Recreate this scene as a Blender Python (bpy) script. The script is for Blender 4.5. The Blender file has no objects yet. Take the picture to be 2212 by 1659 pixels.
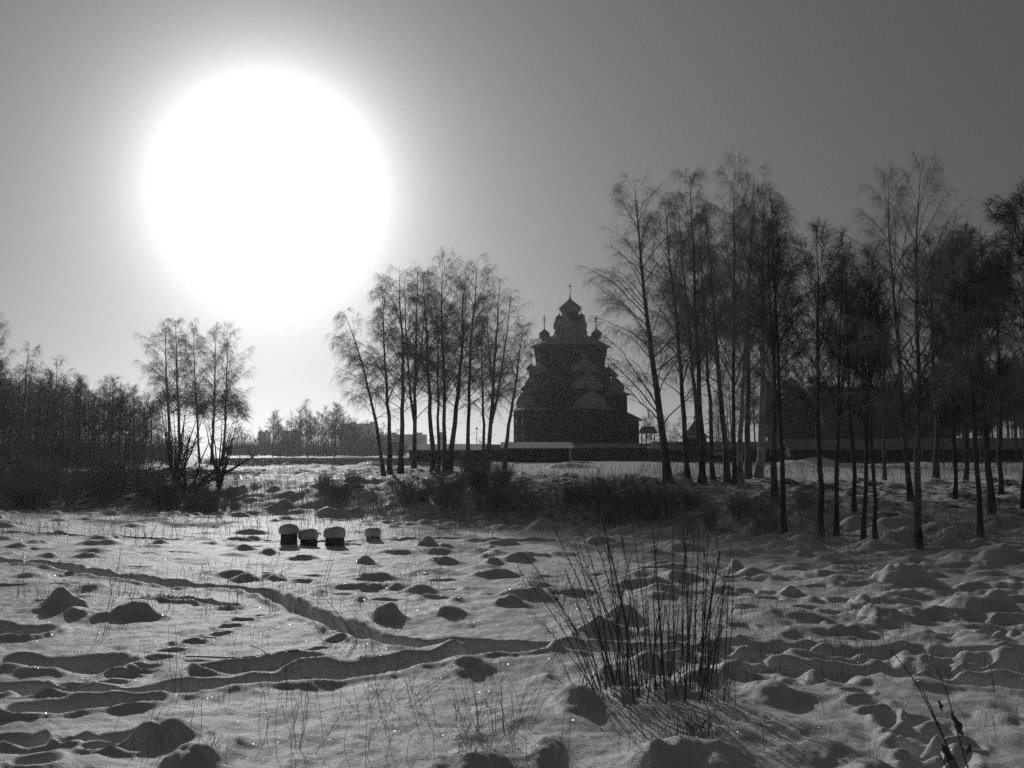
import bpy, math, random
import numpy as np
from mathutils import Matrix, Vector

sc = bpy.context.scene
COL = sc.collection
PI = math.pi
rs = np.random.RandomState(11)
random.seed(5)

# ------------------------------------------------------------------ camera
EYE = 1.7
FPX = 1995.0                     # focal length in units of a 2212 px wide picture
PITCH = math.radians(4.16)
cd = bpy.data.cameras.new('camera')
cam = bpy.data.objects.new('camera', cd); COL.objects.link(cam)
cam.location = (0, 0, EYE)
cam.rotation_euler = (PI/2 + PITCH, 0, 0)
cd.sensor_width = 36.0
cd.lens = 36.0*FPX/2212.0
cd.clip_start = 0.1; cd.clip_end = 12000
sc.camera = cam

# ------------------------------------------------------------------ sky, sun, exposure
SUN_EL = math.radians(15.7); SUN_AZ = math.radians(-14.9)      # azimuth from +Y towards +X
SUN_DIR = Vector((math.sin(SUN_AZ)*math.cos(SUN_EL), math.cos(SUN_AZ)*math.cos(SUN_EL), math.sin(SUN_EL)))
SKY_STRENGTH = 0.05
w = bpy.data.worlds.new('World'); sc.world = w; w.use_nodes = True
nt = w.node_tree; nt.nodes.clear()
def N(t, typ, **kw):
    n = t.nodes.new(typ)
    for k, v in kw.items(): setattr(n, k, v)
    return n
def math_node(t, op, a, b=None):
    n = N(t, 'ShaderNodeMath', operation=op)
    for i, v in enumerate((a, b)):
        if v is None: continue
        if isinstance(v, (int, float)): n.inputs[i].default_value = v
        else: t.links.new(v, n.inputs[i])
    return n.outputs[0]
out = N(nt, 'ShaderNodeOutputWorld'); bg = N(nt, 'ShaderNodeBackground')
sky = N(nt, 'ShaderNodeTexSky', sky_type='NISHITA')
sky.sun_disc = False; sky.sun_elevation = SUN_EL; sky.sun_rotation = SUN_AZ
sky.air_density = 1.0; sky.dust_density = 1.0; sky.ozone_density = 1.0
bw = N(nt, 'ShaderNodeSeparateColor'); nt.links.new(sky.outputs[0], bw.inputs[0])      # red sensitive black and white film: the red channel alone
tc = N(nt, 'ShaderNodeTexCoord')
dp = N(nt, 'ShaderNodeVectorMath', operation='DOT_PRODUCT')
nrm = N(nt, 'ShaderNodeVectorMath', operation='NORMALIZE')
nt.links.new(tc.outputs['Generated'], nrm.inputs[0])
nt.links.new(nrm.outputs[0], dp.inputs[0]); dp.inputs[1].default_value = SUN_DIR
cosv = math_node(nt, 'MINIMUM', dp.outputs['Value'], 0.999999)
ang = math_node(nt, 'ARCCOSINE', cosv)
def lobe(amp, width_deg):                                        # the hazy aureole round the sun
    e = math_node(nt, 'MULTIPLY', ang, -1.0/math.radians(width_deg))
    return math_node(nt, 'MULTIPLY', math_node(nt, 'EXPONENT', e), amp)
AUREOLE = ((50.0, 2.12), (0.70, 38.0))
tot = math_node(nt, 'MULTIPLY', bw.outputs[0], 1.0)
for a, wd in AUREOLE:
    tot = math_node(nt, 'ADD', tot, lobe(a/SKY_STRENGTH, wd))
nt.links.new(tot, bg.inputs['Color'])
bg.inputs['Strength'].default_value = SKY_STRENGTH
nt.links.new(bg.outputs[0], out.inputs[0])

sl = bpy.data.lights.new('sun', 'SUN'); sun = bpy.data.objects.new('sun', sl); COL.objects.link(sun)
sl.energy = 5.0; sl.angle = math.radians(0.5); sl.color = (1.0, 1.0, 1.0)
sun.rotation_euler = SUN_DIR.to_track_quat('Z', 'Y').to_euler()
sun.location = SUN_DIR*200

sc.view_settings.view_transform = 'Standard'; sc.view_settings.look = 'None'
sc.view_settings.gamma = 1.0; sc.view_settings.use_curve_mapping = False
sc.view_settings.exposure = -1.95
sc.render.engine = 'CYCLES'
sc.cycles.use_denoising = False
sc.cycles.max_bounces = 6; sc.cycles.diffuse_bounces = 3; sc.cycles.volume_bounces = 0
sc.cycles.transparent_max_bounces = 8
sc.cycles.sample_clamp_indirect = 4.0

HAZE_DENSITY = 0.00017; HAZE_G = 0.65

# ------------------------------------------------------------------ helpers
def tag(o, label=None, cat=None, group=None, kind=None):
    if label: o['label'] = label
    if cat: o['category'] = cat
    if group: o['group'] = group
    if kind: o['kind'] = kind
    return o
def link(name, me, parent=None):
    o = bpy.data.objects.new(name, me); COL.objects.link(o)
    if parent: o.parent = parent
    return o
def empty(name, loc=(0, 0, 0), rz=0.0):
    o = bpy.data.objects.new(name, None); COL.objects.link(o)
    o.location = loc; o.rotation_euler = (0, 0, rz); o.empty_display_size = 0.3
    return o
def copy_tree(o, parent=None):
    c = o.copy(); COL.objects.link(c)
    if parent: c.parent = parent
    for ch in o.children: copy_tree(ch, c)
    return c

class MB:
    """gathers vertices and faces; build() links them as one mesh object"""
    def __init__(s): s.V = []; s.F4 = []; s.F3 = []; s.Fn = []; s.n = 0
    def add(s, V, F4=None, F3=None):
        V = np.asarray(V, float).reshape(-1, 3)
        if F4 is not None and len(F4): s.F4.append(np.asarray(F4, int)+s.n)
        if F3 is not None and len(F3): s.F3.append(np.asarray(F3, int)+s.n)
        s.V.append(V); s.n += len(V)
    def poly(s, V, faces):
        V = np.asarray(V, float).reshape(-1, 3)
        for f in faces: s.Fn.append([i+s.n for i in f])
        s.V.append(V); s.n += len(V)
    def box(s, c, d, rz=0.0):
        x, y, z = np.array(d)/2.0
        P = np.array([[i*x, j*y, k*z] for k in (-1, 1) for j in (-1, 1) for i in (-1, 1)])
        ca, sa = math.cos(rz), math.sin(rz)
        P = np.c_[P[:, 0]*ca-P[:, 1]*sa, P[:, 0]*sa+P[:, 1]*ca, P[:, 2]] + np.array(c)
        s.add(P, [[0, 2, 3, 1], [4, 5, 7, 6], [0, 1, 5, 4], [2, 6, 7, 3], [0, 4, 6, 2], [1, 3, 7, 5]])
    def tubes(s, P, R, sides=3, cap=False):
        """P (n,k,3) polylines, R (n,k) radii"""
        P = np.asarray(P, float); R = np.asarray(R, float)
        n, k, _ = P.shape
        T = np.gradient(P, axis=1); T /= (np.linalg.norm(T, axis=2, keepdims=True)+1e-9)
        ref = np.tile(np.array([0.31, 0.92, 0.23]), (n, 1))
        tm = P[:, -1]-P[:, 0]; tm /= (np.linalg.norm(tm, axis=1, keepdims=True)+1e-9)
        bad = np.abs((ref*tm).sum(1)) > 0.85; ref[bad] = (0.95, -0.2, 0.2)
        A = np.cross(T, ref[:, None, :]); A /= (np.linalg.norm(A, axis=2, keepdims=True)+1e-9)
        B = np.cross(T, A)
        an = np.arange(sides)*2*PI/sides
        ring = (A[:, :, None, :]*np.cos(an)[None, None, :, None] + B[:, :, None, :]*np.sin(an)[None, None, :, None])
        V = P[:, :, None, :] + ring*R[:, :, None, None]
        base = (np.arange(n)*k*sides)[:, None, None]
        i = (np.arange(k-1)*sides)[None, :, None]; j = np.arange(sides)[None, None, :]; j2 = (j+1) % sides
        F = np.stack([base+i+j, base+i+j2, base+i+sides+j2, base+i+sides+j], axis=-1).reshape(-1, 4)
        s.add(V.reshape(-1, 3), F)
        if cap:
            for q in range(n):
                o = s.n - n*k*sides + q*k*sides
                s.Fn.append([o+(k-1)*sides+t for t in range(sides)])
                s.Fn.append([o+t for t in range(sides)][::-1])
    def lathe(s, prof, segs=16, c=(0, 0, 0), rot=0.0):
        prof = np.array(prof, float); k = len(prof)
        an = np.arange(segs)*2*PI/segs + rot
        V = np.zeros((k, segs, 3))
        V[:, :, 0] = prof[:, 0:1]*np.cos(an); V[:, :, 1] = prof[:, 0:1]*np.sin(an); V[:, :, 2] = prof[:, 1:2]
        V = V.reshape(-1, 3)+np.array(c)
        F = [[i*segs+j, i*segs+(j+1) % segs, (i+1)*segs+(j+1) % segs, (i+1)*segs+j] for i in range(k-1) for j in range(segs)]
        s.add(V, F)
        o = s.n-k*segs
        s.Fn.append([o+j for j in range(segs)][::-1]); s.Fn.append([o+(k-1)*segs+j for j in range(segs)])
    def mesh(s, name, mat=None, smooth=False):
        V = np.concatenate(s.V) if s.V else np.zeros((0, 3))
        f4 = np.concatenate(s.F4) if s.F4 else np.zeros((0, 4), int)
        f3 = np.concatenate(s.F3) if s.F3 else np.zeros((0, 3), int)
        fn = s.Fn
        loops = np.concatenate([f4.ravel(), f3.ravel(), np.array([i for f in fn for i in f], int)]).astype(np.int32)
        tot = np.concatenate([np.full(len(f4), 4), np.full(len(f3), 3), np.array([len(f) for f in fn], int)]).astype(np.int32)
        st = np.concatenate([[0], np.cumsum(tot)[:-1]]).astype(np.int32) if len(tot) else np.zeros(0, np.int32)
        me = bpy.data.meshes.new(name)
        me.vertices.add(len(V)); me.vertices.foreach_set('co', V.astype(np.float32).ravel())
        me.loops.add(len(loops)); me.loops.foreach_set('vertex_index', loops)
        me.polygons.add(len(tot)); me.polygons.foreach_set('loop_start', st)
        try: me.polygons.foreach_set('loop_total', tot)
        except Exception: pass
        me.polygons.foreach_set('use_smooth', np.full(len(tot), smooth))
        me.update(calc_edges=True); me.validate()
        if mat: me.materials.append(mat)
        return me
    def build(s, name, mat, parent=None, smooth=False):
        return link(name, s.mesh(name, mat, smooth), parent)

# value noise, vectorised
_tab = rs.rand(256, 256)
def vnoise(x, y):
    xi = np.floor(x).astype(int); yi = np.floor(y).astype(int)
    fx = x-xi; fy = y-yi
    fx = fx*fx*fx*(fx*(fx*6-15)+10); fy = fy*fy*fy*(fy*(fy*6-15)+10)
    a = _tab[xi & 255, yi & 255]; b = _tab[(xi+1) & 255, yi & 255]
    c = _tab[xi & 255, (yi+1) & 255]; d = _tab[(xi+1) & 255, (yi+1) & 255]
    return (a*(1-fx)+b*fx)*(1-fy)+(c*(1-fx)+d*fx)*fy - 0.5
def fbm(x, y, oct=4, gain=0.5):
    s = 0; a = 1.0; f = 1.0
    for i in range(oct):
        s = s + a*vnoise(x*f+17.3*i, y*f+5.1*i); a *= gain; f *= 2.03
    return s
def sstep(a, b, x):
    t = np.clip((x-a)/(b-a), 0, 1); return t*t*(3-2*t)

# ------------------------------------------------------------------ materials (the photograph is black and white: greys only)
def grey(v): return (v, v, v, 1)
def new_mat(name, v, rough=0.9, var=0.0, scale=3.0, stretch=(1, 1, 1), bump=0.0, bscale=20.0, spec=0.3):
    m = bpy.data.materials.new(name); m.use_nodes = True
    t = m.node_tree; b = t.nodes['Principled BSDF']
    b.inputs['Base Color'].default_value = grey(v); b.inputs['Roughness'].default_value = rough
    b.inputs['Specular IOR Level'].default_value = spec
    if var or bump:
        co = N(t, 'ShaderNodeTexCoord'); mp = N(t, 'ShaderNodeMapping'); mp.inputs['Scale'].default_value = stretch
        t.links.new(co.outputs['Object'], mp.inputs[0])
    if var:
        no = N(t, 'ShaderNodeTexNoise'); no.inputs['Scale'].default_value = scale; no.inputs['Detail'].default_value = 5
        t.links.new(mp.outputs[0], no.inputs['Vector'])
        mr = N(t, 'ShaderNodeMapRange'); mr.inputs['From Min'].default_value = 0.3; mr.inputs['From Max'].default_value = 0.7
        mr.inputs['To Min'].default_value = v*(1-var); mr.inputs['To Max'].default_value = v*(1+var)
        t.links.new(no.outputs['Fac'], mr.inputs[0]); t.links.new(mr.outputs[0], b.inputs['Base Color'])
    if bump:
        n2 = N(t, 'ShaderNodeTexNoise'); n2.inputs['Scale'].default_value = bscale; n2.inputs['Detail'].default_value = 4
        t.links.new(mp.outputs[0], n2.inputs['Vector'])
        bp = N(t, 'ShaderNodeBump'); bp.inputs['Strength'].default_value = bump; bp.inputs['Distance'].default_value = 0.05
        t.links.new(n2.outputs['Fac'], bp.inputs['Height']); t.links.new(bp.outputs[0], b.inputs['Normal'])
    return m

def snow_material(name, litter=False, glint=True):
    m = bpy.data.materials.new(name); m.use_nodes = True
    t = m.node_tree; b = t.nodes['Principled BSDF']; o = t.nodes['Material Output']
    b.inputs['Roughness'].default_value = 0.66; b.inputs['Specular IOR Level'].default_value = 0.34
    co = N(t, 'ShaderNodeTexCoord')
    no = N(t, 'ShaderNodeTexNoise'); no.inputs['Scale'].default_value = 0.9; no.inputs['Detail'].default_value = 6
    t.links.new(co.outputs['Object'], no.inputs['Vector'])
    mr = N(t, 'ShaderNodeMapRange'); mr.inputs['From Min'].default_value = 0.3; mr.inputs['From Max'].default_value = 0.7
    mr.inputs['To Min'].default_value = 0.72; mr.inputs['To Max'].default_value = 0.84
    t.links.new(no.outputs['Fac'], mr.inputs[0])
    colour = mr.outputs[0]
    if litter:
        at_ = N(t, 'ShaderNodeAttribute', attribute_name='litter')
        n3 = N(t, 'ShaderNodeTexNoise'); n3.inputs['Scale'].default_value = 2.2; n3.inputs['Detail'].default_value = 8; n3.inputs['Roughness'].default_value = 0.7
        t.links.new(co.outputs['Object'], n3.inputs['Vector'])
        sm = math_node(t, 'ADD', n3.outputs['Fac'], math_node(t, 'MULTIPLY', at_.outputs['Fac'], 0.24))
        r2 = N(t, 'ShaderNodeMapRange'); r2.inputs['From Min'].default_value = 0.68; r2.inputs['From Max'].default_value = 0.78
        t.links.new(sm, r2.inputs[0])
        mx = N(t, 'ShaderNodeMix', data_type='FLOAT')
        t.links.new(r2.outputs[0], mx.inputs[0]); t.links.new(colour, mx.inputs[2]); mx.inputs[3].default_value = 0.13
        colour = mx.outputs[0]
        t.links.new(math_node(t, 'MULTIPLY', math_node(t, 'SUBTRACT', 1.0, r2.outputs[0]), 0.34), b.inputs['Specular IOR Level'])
    t.links.new(colour, b.inputs['Base Color'])
    n2 = N(t, 'ShaderNodeTexNoise'); n2.inputs['Scale'].default_value = 38; n2.inputs['Detail'].default_value = 5; n2.inputs['Roughness'].default_value = 0.65
    t.links.new(co.outputs['Object'], n2.inputs['Vector'])
    bp = N(t, 'ShaderNodeBump'); bp.inputs['Strength'].default_value = 0.75; bp.inputs['Distance'].default_value = 0.014
    t.links.new(n2.outputs['Fac'], bp.inputs['Height']); t.links.new(bp.outputs[0], b.inputs['Normal'])
    if glint:                                                     # loose ice crystals: tiny facets, each with its own tilt
        vo = N(t, 'ShaderNodeTexVoronoi'); vo.inputs['Scale'].default_value = 24.0
        t.links.new(co.outputs['Object'], vo.inputs['Vector'])
        v1 = N(t, 'ShaderNodeVectorMath', operation='SUBTRACT'); v1.inputs[1].default_value = (0.5, 0.5, 0.5)
        t.links.new(vo.outputs['Color'], v1.inputs[0])
        v2 = N(t, 'ShaderNodeVectorMath', operation='SCALE'); v2.inputs['Scale'].default_value = 2.2
        t.links.new(v1.outputs[0], v2.inputs[0])
        ge = N(t, 'ShaderNodeNewGeometry')
        v3 = N(t, 'ShaderNodeVectorMath', operation='ADD'); t.links.new(v2.outputs[0], v3.inputs[0]); t.links.new(ge.outputs['Normal'], v3.inputs[1])
        v4 = N(t, 'ShaderNodeVectorMath', operation='NORMALIZE'); t.links.new(v3.outputs[0], v4.inputs[0])
        gl = N(t, 'ShaderNodeBsdfGlossy'); gl.inputs['Roughness'].default_value = 0.2; t.links.new(v4.outputs[0], gl.inputs['Normal'])
        small = math_node(t, 'LESS_THAN', vo.outputs['Distance'], 0.14)
        mixs = N(t, 'ShaderNodeMixShader'); t.links.new(math_node(t, 'MULTIPLY', small, 0.22), mixs.inputs[0])
        t.links.new(b.outputs[0], mixs.inputs[1]); t.links.new(gl.outputs[0], mixs.inputs[2])
        t.links.new(mixs.outputs[0], o.inputs['Surface'])
    return m

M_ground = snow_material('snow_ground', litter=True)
M_snow = snow_material('snow_cap', glint=False)
M_bark = new_mat('birch_bark', 0.17, 0.9, 0.75, 2.2, (1, 1, 0.6), 0.5, 8)
M_pale = new_mat('pale_birch_bark', 0.42, 0.85, 0.55, 2.2, (1, 1, 0.8), 0.5, 8)
M_twigdark = new_mat('dark_twig_bark', 0.13, 0.9, 0.3, 1.0)
M_twig = new_mat('twig_bark', 0.36, 0.9, 0.3, 1.0)
M_dark = new_mat('dark_bark', 0.12, 0.95, 0.4, 2.0, (1, 1, 0.4), 0.5, 8)
M_needle = new_mat('pine_needles', 0.05, 0.8, 0.3, 2.0)
M_bush = new_mat('bush_twigs', 0.34, 0.9, 0.3, 3.0)
M_straw = new_mat('straw_stems', 0.45, 0.9, 0.3, 3.0)
M_dry = new_mat('dry_grass', 0.2, 0.85, 0.4, 4.0)
M_log = new_mat('weathered_logs', 0.06, 0.9, 0.35, 0.5, (0.3, 0.3, 9.0), 0.6, 1.5)
M_logdark = new_mat('dark_logs', 0.11, 0.9, 0.35, 0.5, (0.3, 0.3, 9.0), 0.6, 1.5)
M_oldshingle = new_mat('old_shingles', 0.15, 0.85, 0.3, 1.2, (1, 1, 3.0), 0.5, 3.0)
M_snowroof = new_mat('snow_dusted_shingles', 0.44, 0.9, 0.25, 1.5, (1, 1, 2.0), 0.4, 2.0)
M_greyroof = new_mat('old_snow_roof', 0.4, 0.9, 0.3, 0.8)
M_shingle = new_mat('aspen_shingles', 0.34, 0.75, 0.3, 1.2, (1, 1, 3.0), 0.5, 3.0)
M_iron = new_mat('cross_iron', 0.06, 0.5)
M_void = new_mat('dark_opening', 0.02, 0.9)
M_concrete = new_mat('panel_concrete', 0.4, 0.9, 0.15, 0.2)
M_glass = new_mat('window_glass', 0.03, 0.15, spec=0.5)
M_roofsnow = new_mat('roof_snow', 0.78, 0.9, 0.08, 0.6, bump=0.3, bscale=1.2)
M_stump = new_mat('stump_bark', 0.10, 0.9, 0.5, 3.0, (1, 1, 0.3), 0.8, 9)
M_board = new_mat('painted_board', 0.7, 0.6, 0.08, 1.0)
M_metal = new_mat('grey_metal', 0.2, 0.5)

# ------------------------------------------------------------------ the lie of the land
_fu = np.array([-0.7, -0.3, -0.05, 0.1, 0.25, 0.4, 0.7])
_ff = np.array([60., 58., 50., 43., 34., 27., 23.])
_su = np.array([-0.7, -0.3, 0.0, 0.7]); _ss = np.array([0.036, 0.040, 0.046, 0.046])
_bw = np.array([20., 18., 15., 15., 15., 15., 15.])
def land(x, y):
    """smooth ground height: a field falling to the foot of a bank, a bank, then a plateau"""
    x = np.asarray(x, float); y = np.asarray(y, float)
    d = np.hypot(x, y)
    u = np.where(y > 1.0, x/np.maximum(y, 1.0), np.sign(x)*0.7); u = np.clip(u, -0.7, 0.7)
    yy = np.where(y > 0, y, 0.0)
    F = np.interp(u, _fu, _ff); s = np.interp(u, _su, _ss); W = np.interp(u, _fu, _bw)
    field = -s*np.minimum(yy, F+2)
    top = -0.42 + 0.25*sstep(60, 200, d) - 0.0*d
    t = sstep(F, F+W, yy)
    return field*(1-t)+top*t
def ray(px, py):
    xc = (px-1106.0)/FPX; yc = (829.5-py)/FPX
    return np.array([xc, math.cos(PITCH)-yc*math.sin(PITCH), math.sin(PITCH)+yc*math.cos(PITCH)])
_ts = 3.0*1.012**np.arange(445)
def at_many(px, py):
    """where on the ground lines of sight land"""
    px = np.atleast_1d(np.asarray(px, float)); py = np.atleast_1d(np.asarray(py, float))
    xc = (px-1106.0)/FPX; yc = (829.5-py)/FPX
    D = np.stack([xc, math.cos(PITCH)-yc*math.sin(PITCH), math.sin(PITCH)+yc*math.cos(PITCH)], -1)
    def above(t): return D[:, 2, None]*t+EYE-land(D[:, 0, None]*t, D[:, 1, None]*t)
    hit = above(_ts[None, :]) < 0
    k = np.argmax(hit, 1); none = ~hit.any(1); k = np.maximum(k, 1)
    a = _ts[k-1].copy(); b = _ts[k].copy()
    for _ in range(12):
        m = (a+b)/2; lo = above(m[:, None])[:, 0] < 0
        b = np.where(lo, m, b); a = np.where(lo, a, m)
    t = np.where(none, 150/D[:, 1], b)
    return D*t[:, None]
def at(px, py): return at_many(px, py)[0]
def far(px, py, Y):
    d = ray(px, py); p = d*(Y/d[1]); p[2] += EYE
    return p
def mpp(Y): return Y/FPX          # metres per picture unit at distance Y

# ------------------------------------------------------------------ ground mesh on a polar grid
def seq(a, b, k):
    n = int(math.ceil(math.log(b/a)/k)); return list(np.exp(np.linspace(math.log(a), math.log(b), n, endpoint=False)))
rad = np.array([0.3, 1.0, 2.0, 3.0, 3.6] + seq(4, 10, 0.0042) + seq(10, 70, 0.0046) + seq(70, 120, 0.011) + seq(120, 400, 0.03) + seq(400, 3200, 0.09) + [3300.])
thf = np.linspace(-0.61, 0.61, 760)
thl = np.linspace(-PI, -0.61, 44)[:-1]; thr = np.linspace(0.61, PI, 44)[1:]
th = np.concatenate([thl, thf, thr])
R, T = np.meshgrid(rad, th, indexing='ij')
GX = R*np.sin(T); GY = R*np.cos(T)
Z = land(GX, GY)
FOOT = np.interp(np.clip(np.where(GY > 1, GX/np.maximum(GY, 1), 0.0), -0.7, 0.7), _fu, _ff)
U = np.clip(np.where(GY > 1, GX/np.maximum(GY, 1), 0.0), -0.7, 0.7)
fade = 1-sstep(60, 260, R)
right = sstep(0.15, 0.32, U)
# soft drifts and lumps
Z += fade*(0.10*fbm(GX*0.22, GY*0.22, 3) + 0.055*fbm(GX*0.9+3, GY*0.7, 3) + (0.026+0.014*right)*fbm(GX*2.6+9, GY*2.2, 3))
Z += (1-sstep(14, 30, R))*(0.012*fbm(GX*8, GY*8, 3)+0.022*fbm(GX*3.4+5, GY*3.0, 3))
bank = sstep(FOOT-2, FOOT+4, GY)*(1-sstep(FOOT+22, FOOT+50, GY))
Z += bank*(0.22*fbm(GX*0.7, GY*0.5, 4))
Z += 0.35*sstep(60, 110, R)*(1-sstep(300, 800, R))*fbm(GX*0.05, GY*0.05, 4)

def win(cx, cy, rad_m):
    r0 = math.hypot(cx, cy); t0 = math.atan2(cx, cy); dt = rad_m/max(r0, 0.5)
    return (slice(max(np.searchsorted(rad, r0-rad_m), 0), np.searchsorted(rad, r0+rad_m)),
            slice(np.searchsorted(th, t0-dt), np.searchsorted(th, t0+dt)))
def mound(cx, cy, a, b, h, rot=0.0, p=2.5):
    m = 2.4*max(a, b); i, j = win(cx, cy, m)
    x = GX[i, j]-cx; y = GY[i, j]-cy
    if x.size == 0: return
    ca, sa = math.cos(rot), math.sin(rot)
    xr = x*ca+y*sa; yr = -x*sa+y*ca
    n = 0.42*fbm(GX[i, j]*1.1/max(a, .2)+cx, GY[i, j]*1.1/max(b, .2)+cy, 3)
    d = np.sqrt((xr/a)**2+(yr/b)**2)*(1+n)
    Z[i, j] += h*np.exp(-(d**p)*1.1)*(1+.35*fbm(GX[i, j]*1.6/max(a, .2)+cy, GY[i, j]*1.6/max(b, .2), 2))
def pit(cx, cy, a, b, h, rot=0.0):
    m = 2.2*max(a, b); i, j = win(cx, cy, m)
    x = GX[i, j]-cx; y = GY[i, j]-cy
    if x.size == 0: return
    ca, sa = math.cos(rot), math.sin(rot)
    xr = x*ca+y*sa; yr = -x*sa+y*ca
    d = np.sqrt((xr/a)**2+(yr/b)**2)
    d = d*(1+.3*vnoise(GX[i, j]*5, GY[i, j]*5))
    Z[i, j] += -h*(1-sstep(0.35, 1.1, d)) + 0.22*h*np.exp(-((d-1.35)/0.28)**2)
trails = []
def trench(pts, wd, depth, rim=0.04):
    P = [at(*p) for p in pts]
    D = {}
    best = np.full(Z.shape, 9.0)
    for A, B in zip(P[:-1], P[1:]):
        L = math.hypot(*(B-A)[:2]); n = max(1, int(L/1.5))
        for q in range(n):
            a = A+(B-A)*q/n; b = A+(B-A)*(q+1)/n; c = (a+b)/2
            i, j = win(c[0], c[1], L/n/2+wd*1.6)
            x = GX[i, j]; y = GY[i, j]
            if x.size == 0: continue
            dx, dy = (b-a)[:2]; l2 = dx*dx+dy*dy+1e-9
            t = np.clip(((x-a[0])*dx+(y-a[1])*dy)/l2, 0, 1)
            d = np.hypot(x-(a[0]+t*dx), y-(a[1]+t*dy))
            best[i, j] = np.minimum(best[i, j], d)
    k = best < wd*1.6
    wob = 1+0.45*vnoise(GX[k]*1.2, GY[k]*1.2)+0.16*vnoise(GX[k]*4, GY[k]*4)
    d = best[k]/(wd/2)*wob
    Z[k] += -depth*(1-sstep(0.7, 1.2, d))*(1+0.5*vnoise(GX[k]*3.1, GY[k]*3.1)) + rim*np.exp(-((d-1.5)/0.35)**2)*(1+1.5*vnoise(GX[k]*3, GY[k]*3))
# trodden paths
trench([(-60, 1206), (100, 1222), (220, 1243), (330, 1257), (450, 1270), (560, 1279), (615, 1303), (700, 1340), (790, 1378), (900, 1398), (1050, 1397), (1200, 1397), (1330, 1404), (1500, 1412)], 0.44, 0.22)
trench([(1500, 1412), (1650, 1432), (1800, 1450), (1960, 1446), (2100, 1448), (2300, 1440)], 0.5, 0.13)
trench([(-60, 1490), (100, 1488), (250, 1484), (420, 1476), (600, 1460), (800, 1442), (950, 1420), (1040, 1410), (1150, 1404)], 0.40, 0.21)
trench([(60, 1545), (150, 1532), (290, 1512)], 0.30, 0.14)
trench([(470, 1433), (540, 1436), (640, 1426)], 0.32, 0.13)
trench([(330, 1290), (430, 1300), (500, 1315)], 0.22, 0.08)
trench([(60, 1424), (130, 1428), (210, 1432)], 0.55, 0.16)
trench([(-40, 1356), (60, 1360)], 0.5, 0.18)
trench([(0, 1150), (300, 1162), (650, 1172), (950, 1166), (1300, 1170), (1500, 1176)], 0.5, 0.12)
trench([(1650, 1400), (1800, 1408), (2000, 1404), (2220, 1418)], 0.5, 0.10)
trench([(2020, 1470), (2150, 1478), (2240, 1490)], 0.45, 0.16)
# footprints
for a, b, n in (((205, 1478), (415, 1385), 7), ((415, 1385), (560, 1338), 6), ((690, 1402), (760, 1372), 3), ((80, 1500), (160, 1470), 3)):
    for q in range(n):
        f = q/max(n-1, 1); p = at(a[0]+(b[0]-a[0])*f+rs.uniform(-6, 6), a[1]+(b[1]-a[1])*f+rs.uniform(-2, 2))
        pit(p[0], p[1], 0.15, 0.10, 0.075, 0.5)
for px, py, r in ((20, 1605, .18), (60, 1612, .14), (165, 1608, .10), (240, 1602, .16), (270, 1622, .15), (225, 1628, .11), (70, 1660, .15)):
    p = at(px, py); pit(p[0], p[1], r, r*0.8, 0.11, rs.uniform(0, 3))
for a, b, n in (((2010, 1680), (1985, 1590), 6), ((1985, 1590), (1850, 1500), 7), ((2090, 1640), (2000, 1560), 4)):
    for q in range(n):
        f = q/(n-1); p = at(a[0]+(b[0]-a[0])*f+rs.uniform(-25, 25), a[1]+(b[1]-a[1])*f+rs.uniform(-8, 8))
        pit(p[0], p[1], rs.uniform(.12, .22), rs.uniform(.1, .16), rs.uniform(.06, .12), rs.uniform(0, 3))
for q in range(150):
    px = rs.uniform(1560, 2230); py = rs.uniform(1215, 1470); p = at(px, py)
    pit(p[0], p[1], rs.uniform(.14, .3), rs.uniform(.12, .22), rs.uniform(.04, .11), rs.uniform(0, 3))
for q in range(60):
    px = rs.uniform(0, 1500); py = rs.uniform(1150, 1300); p = at(px, py)
    pit(p[0], p[1], rs.uniform(.15, .4), rs.uniform(.1, .2), rs.uniform(.04, .09), rs.uniform(-.4, .4))
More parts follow.
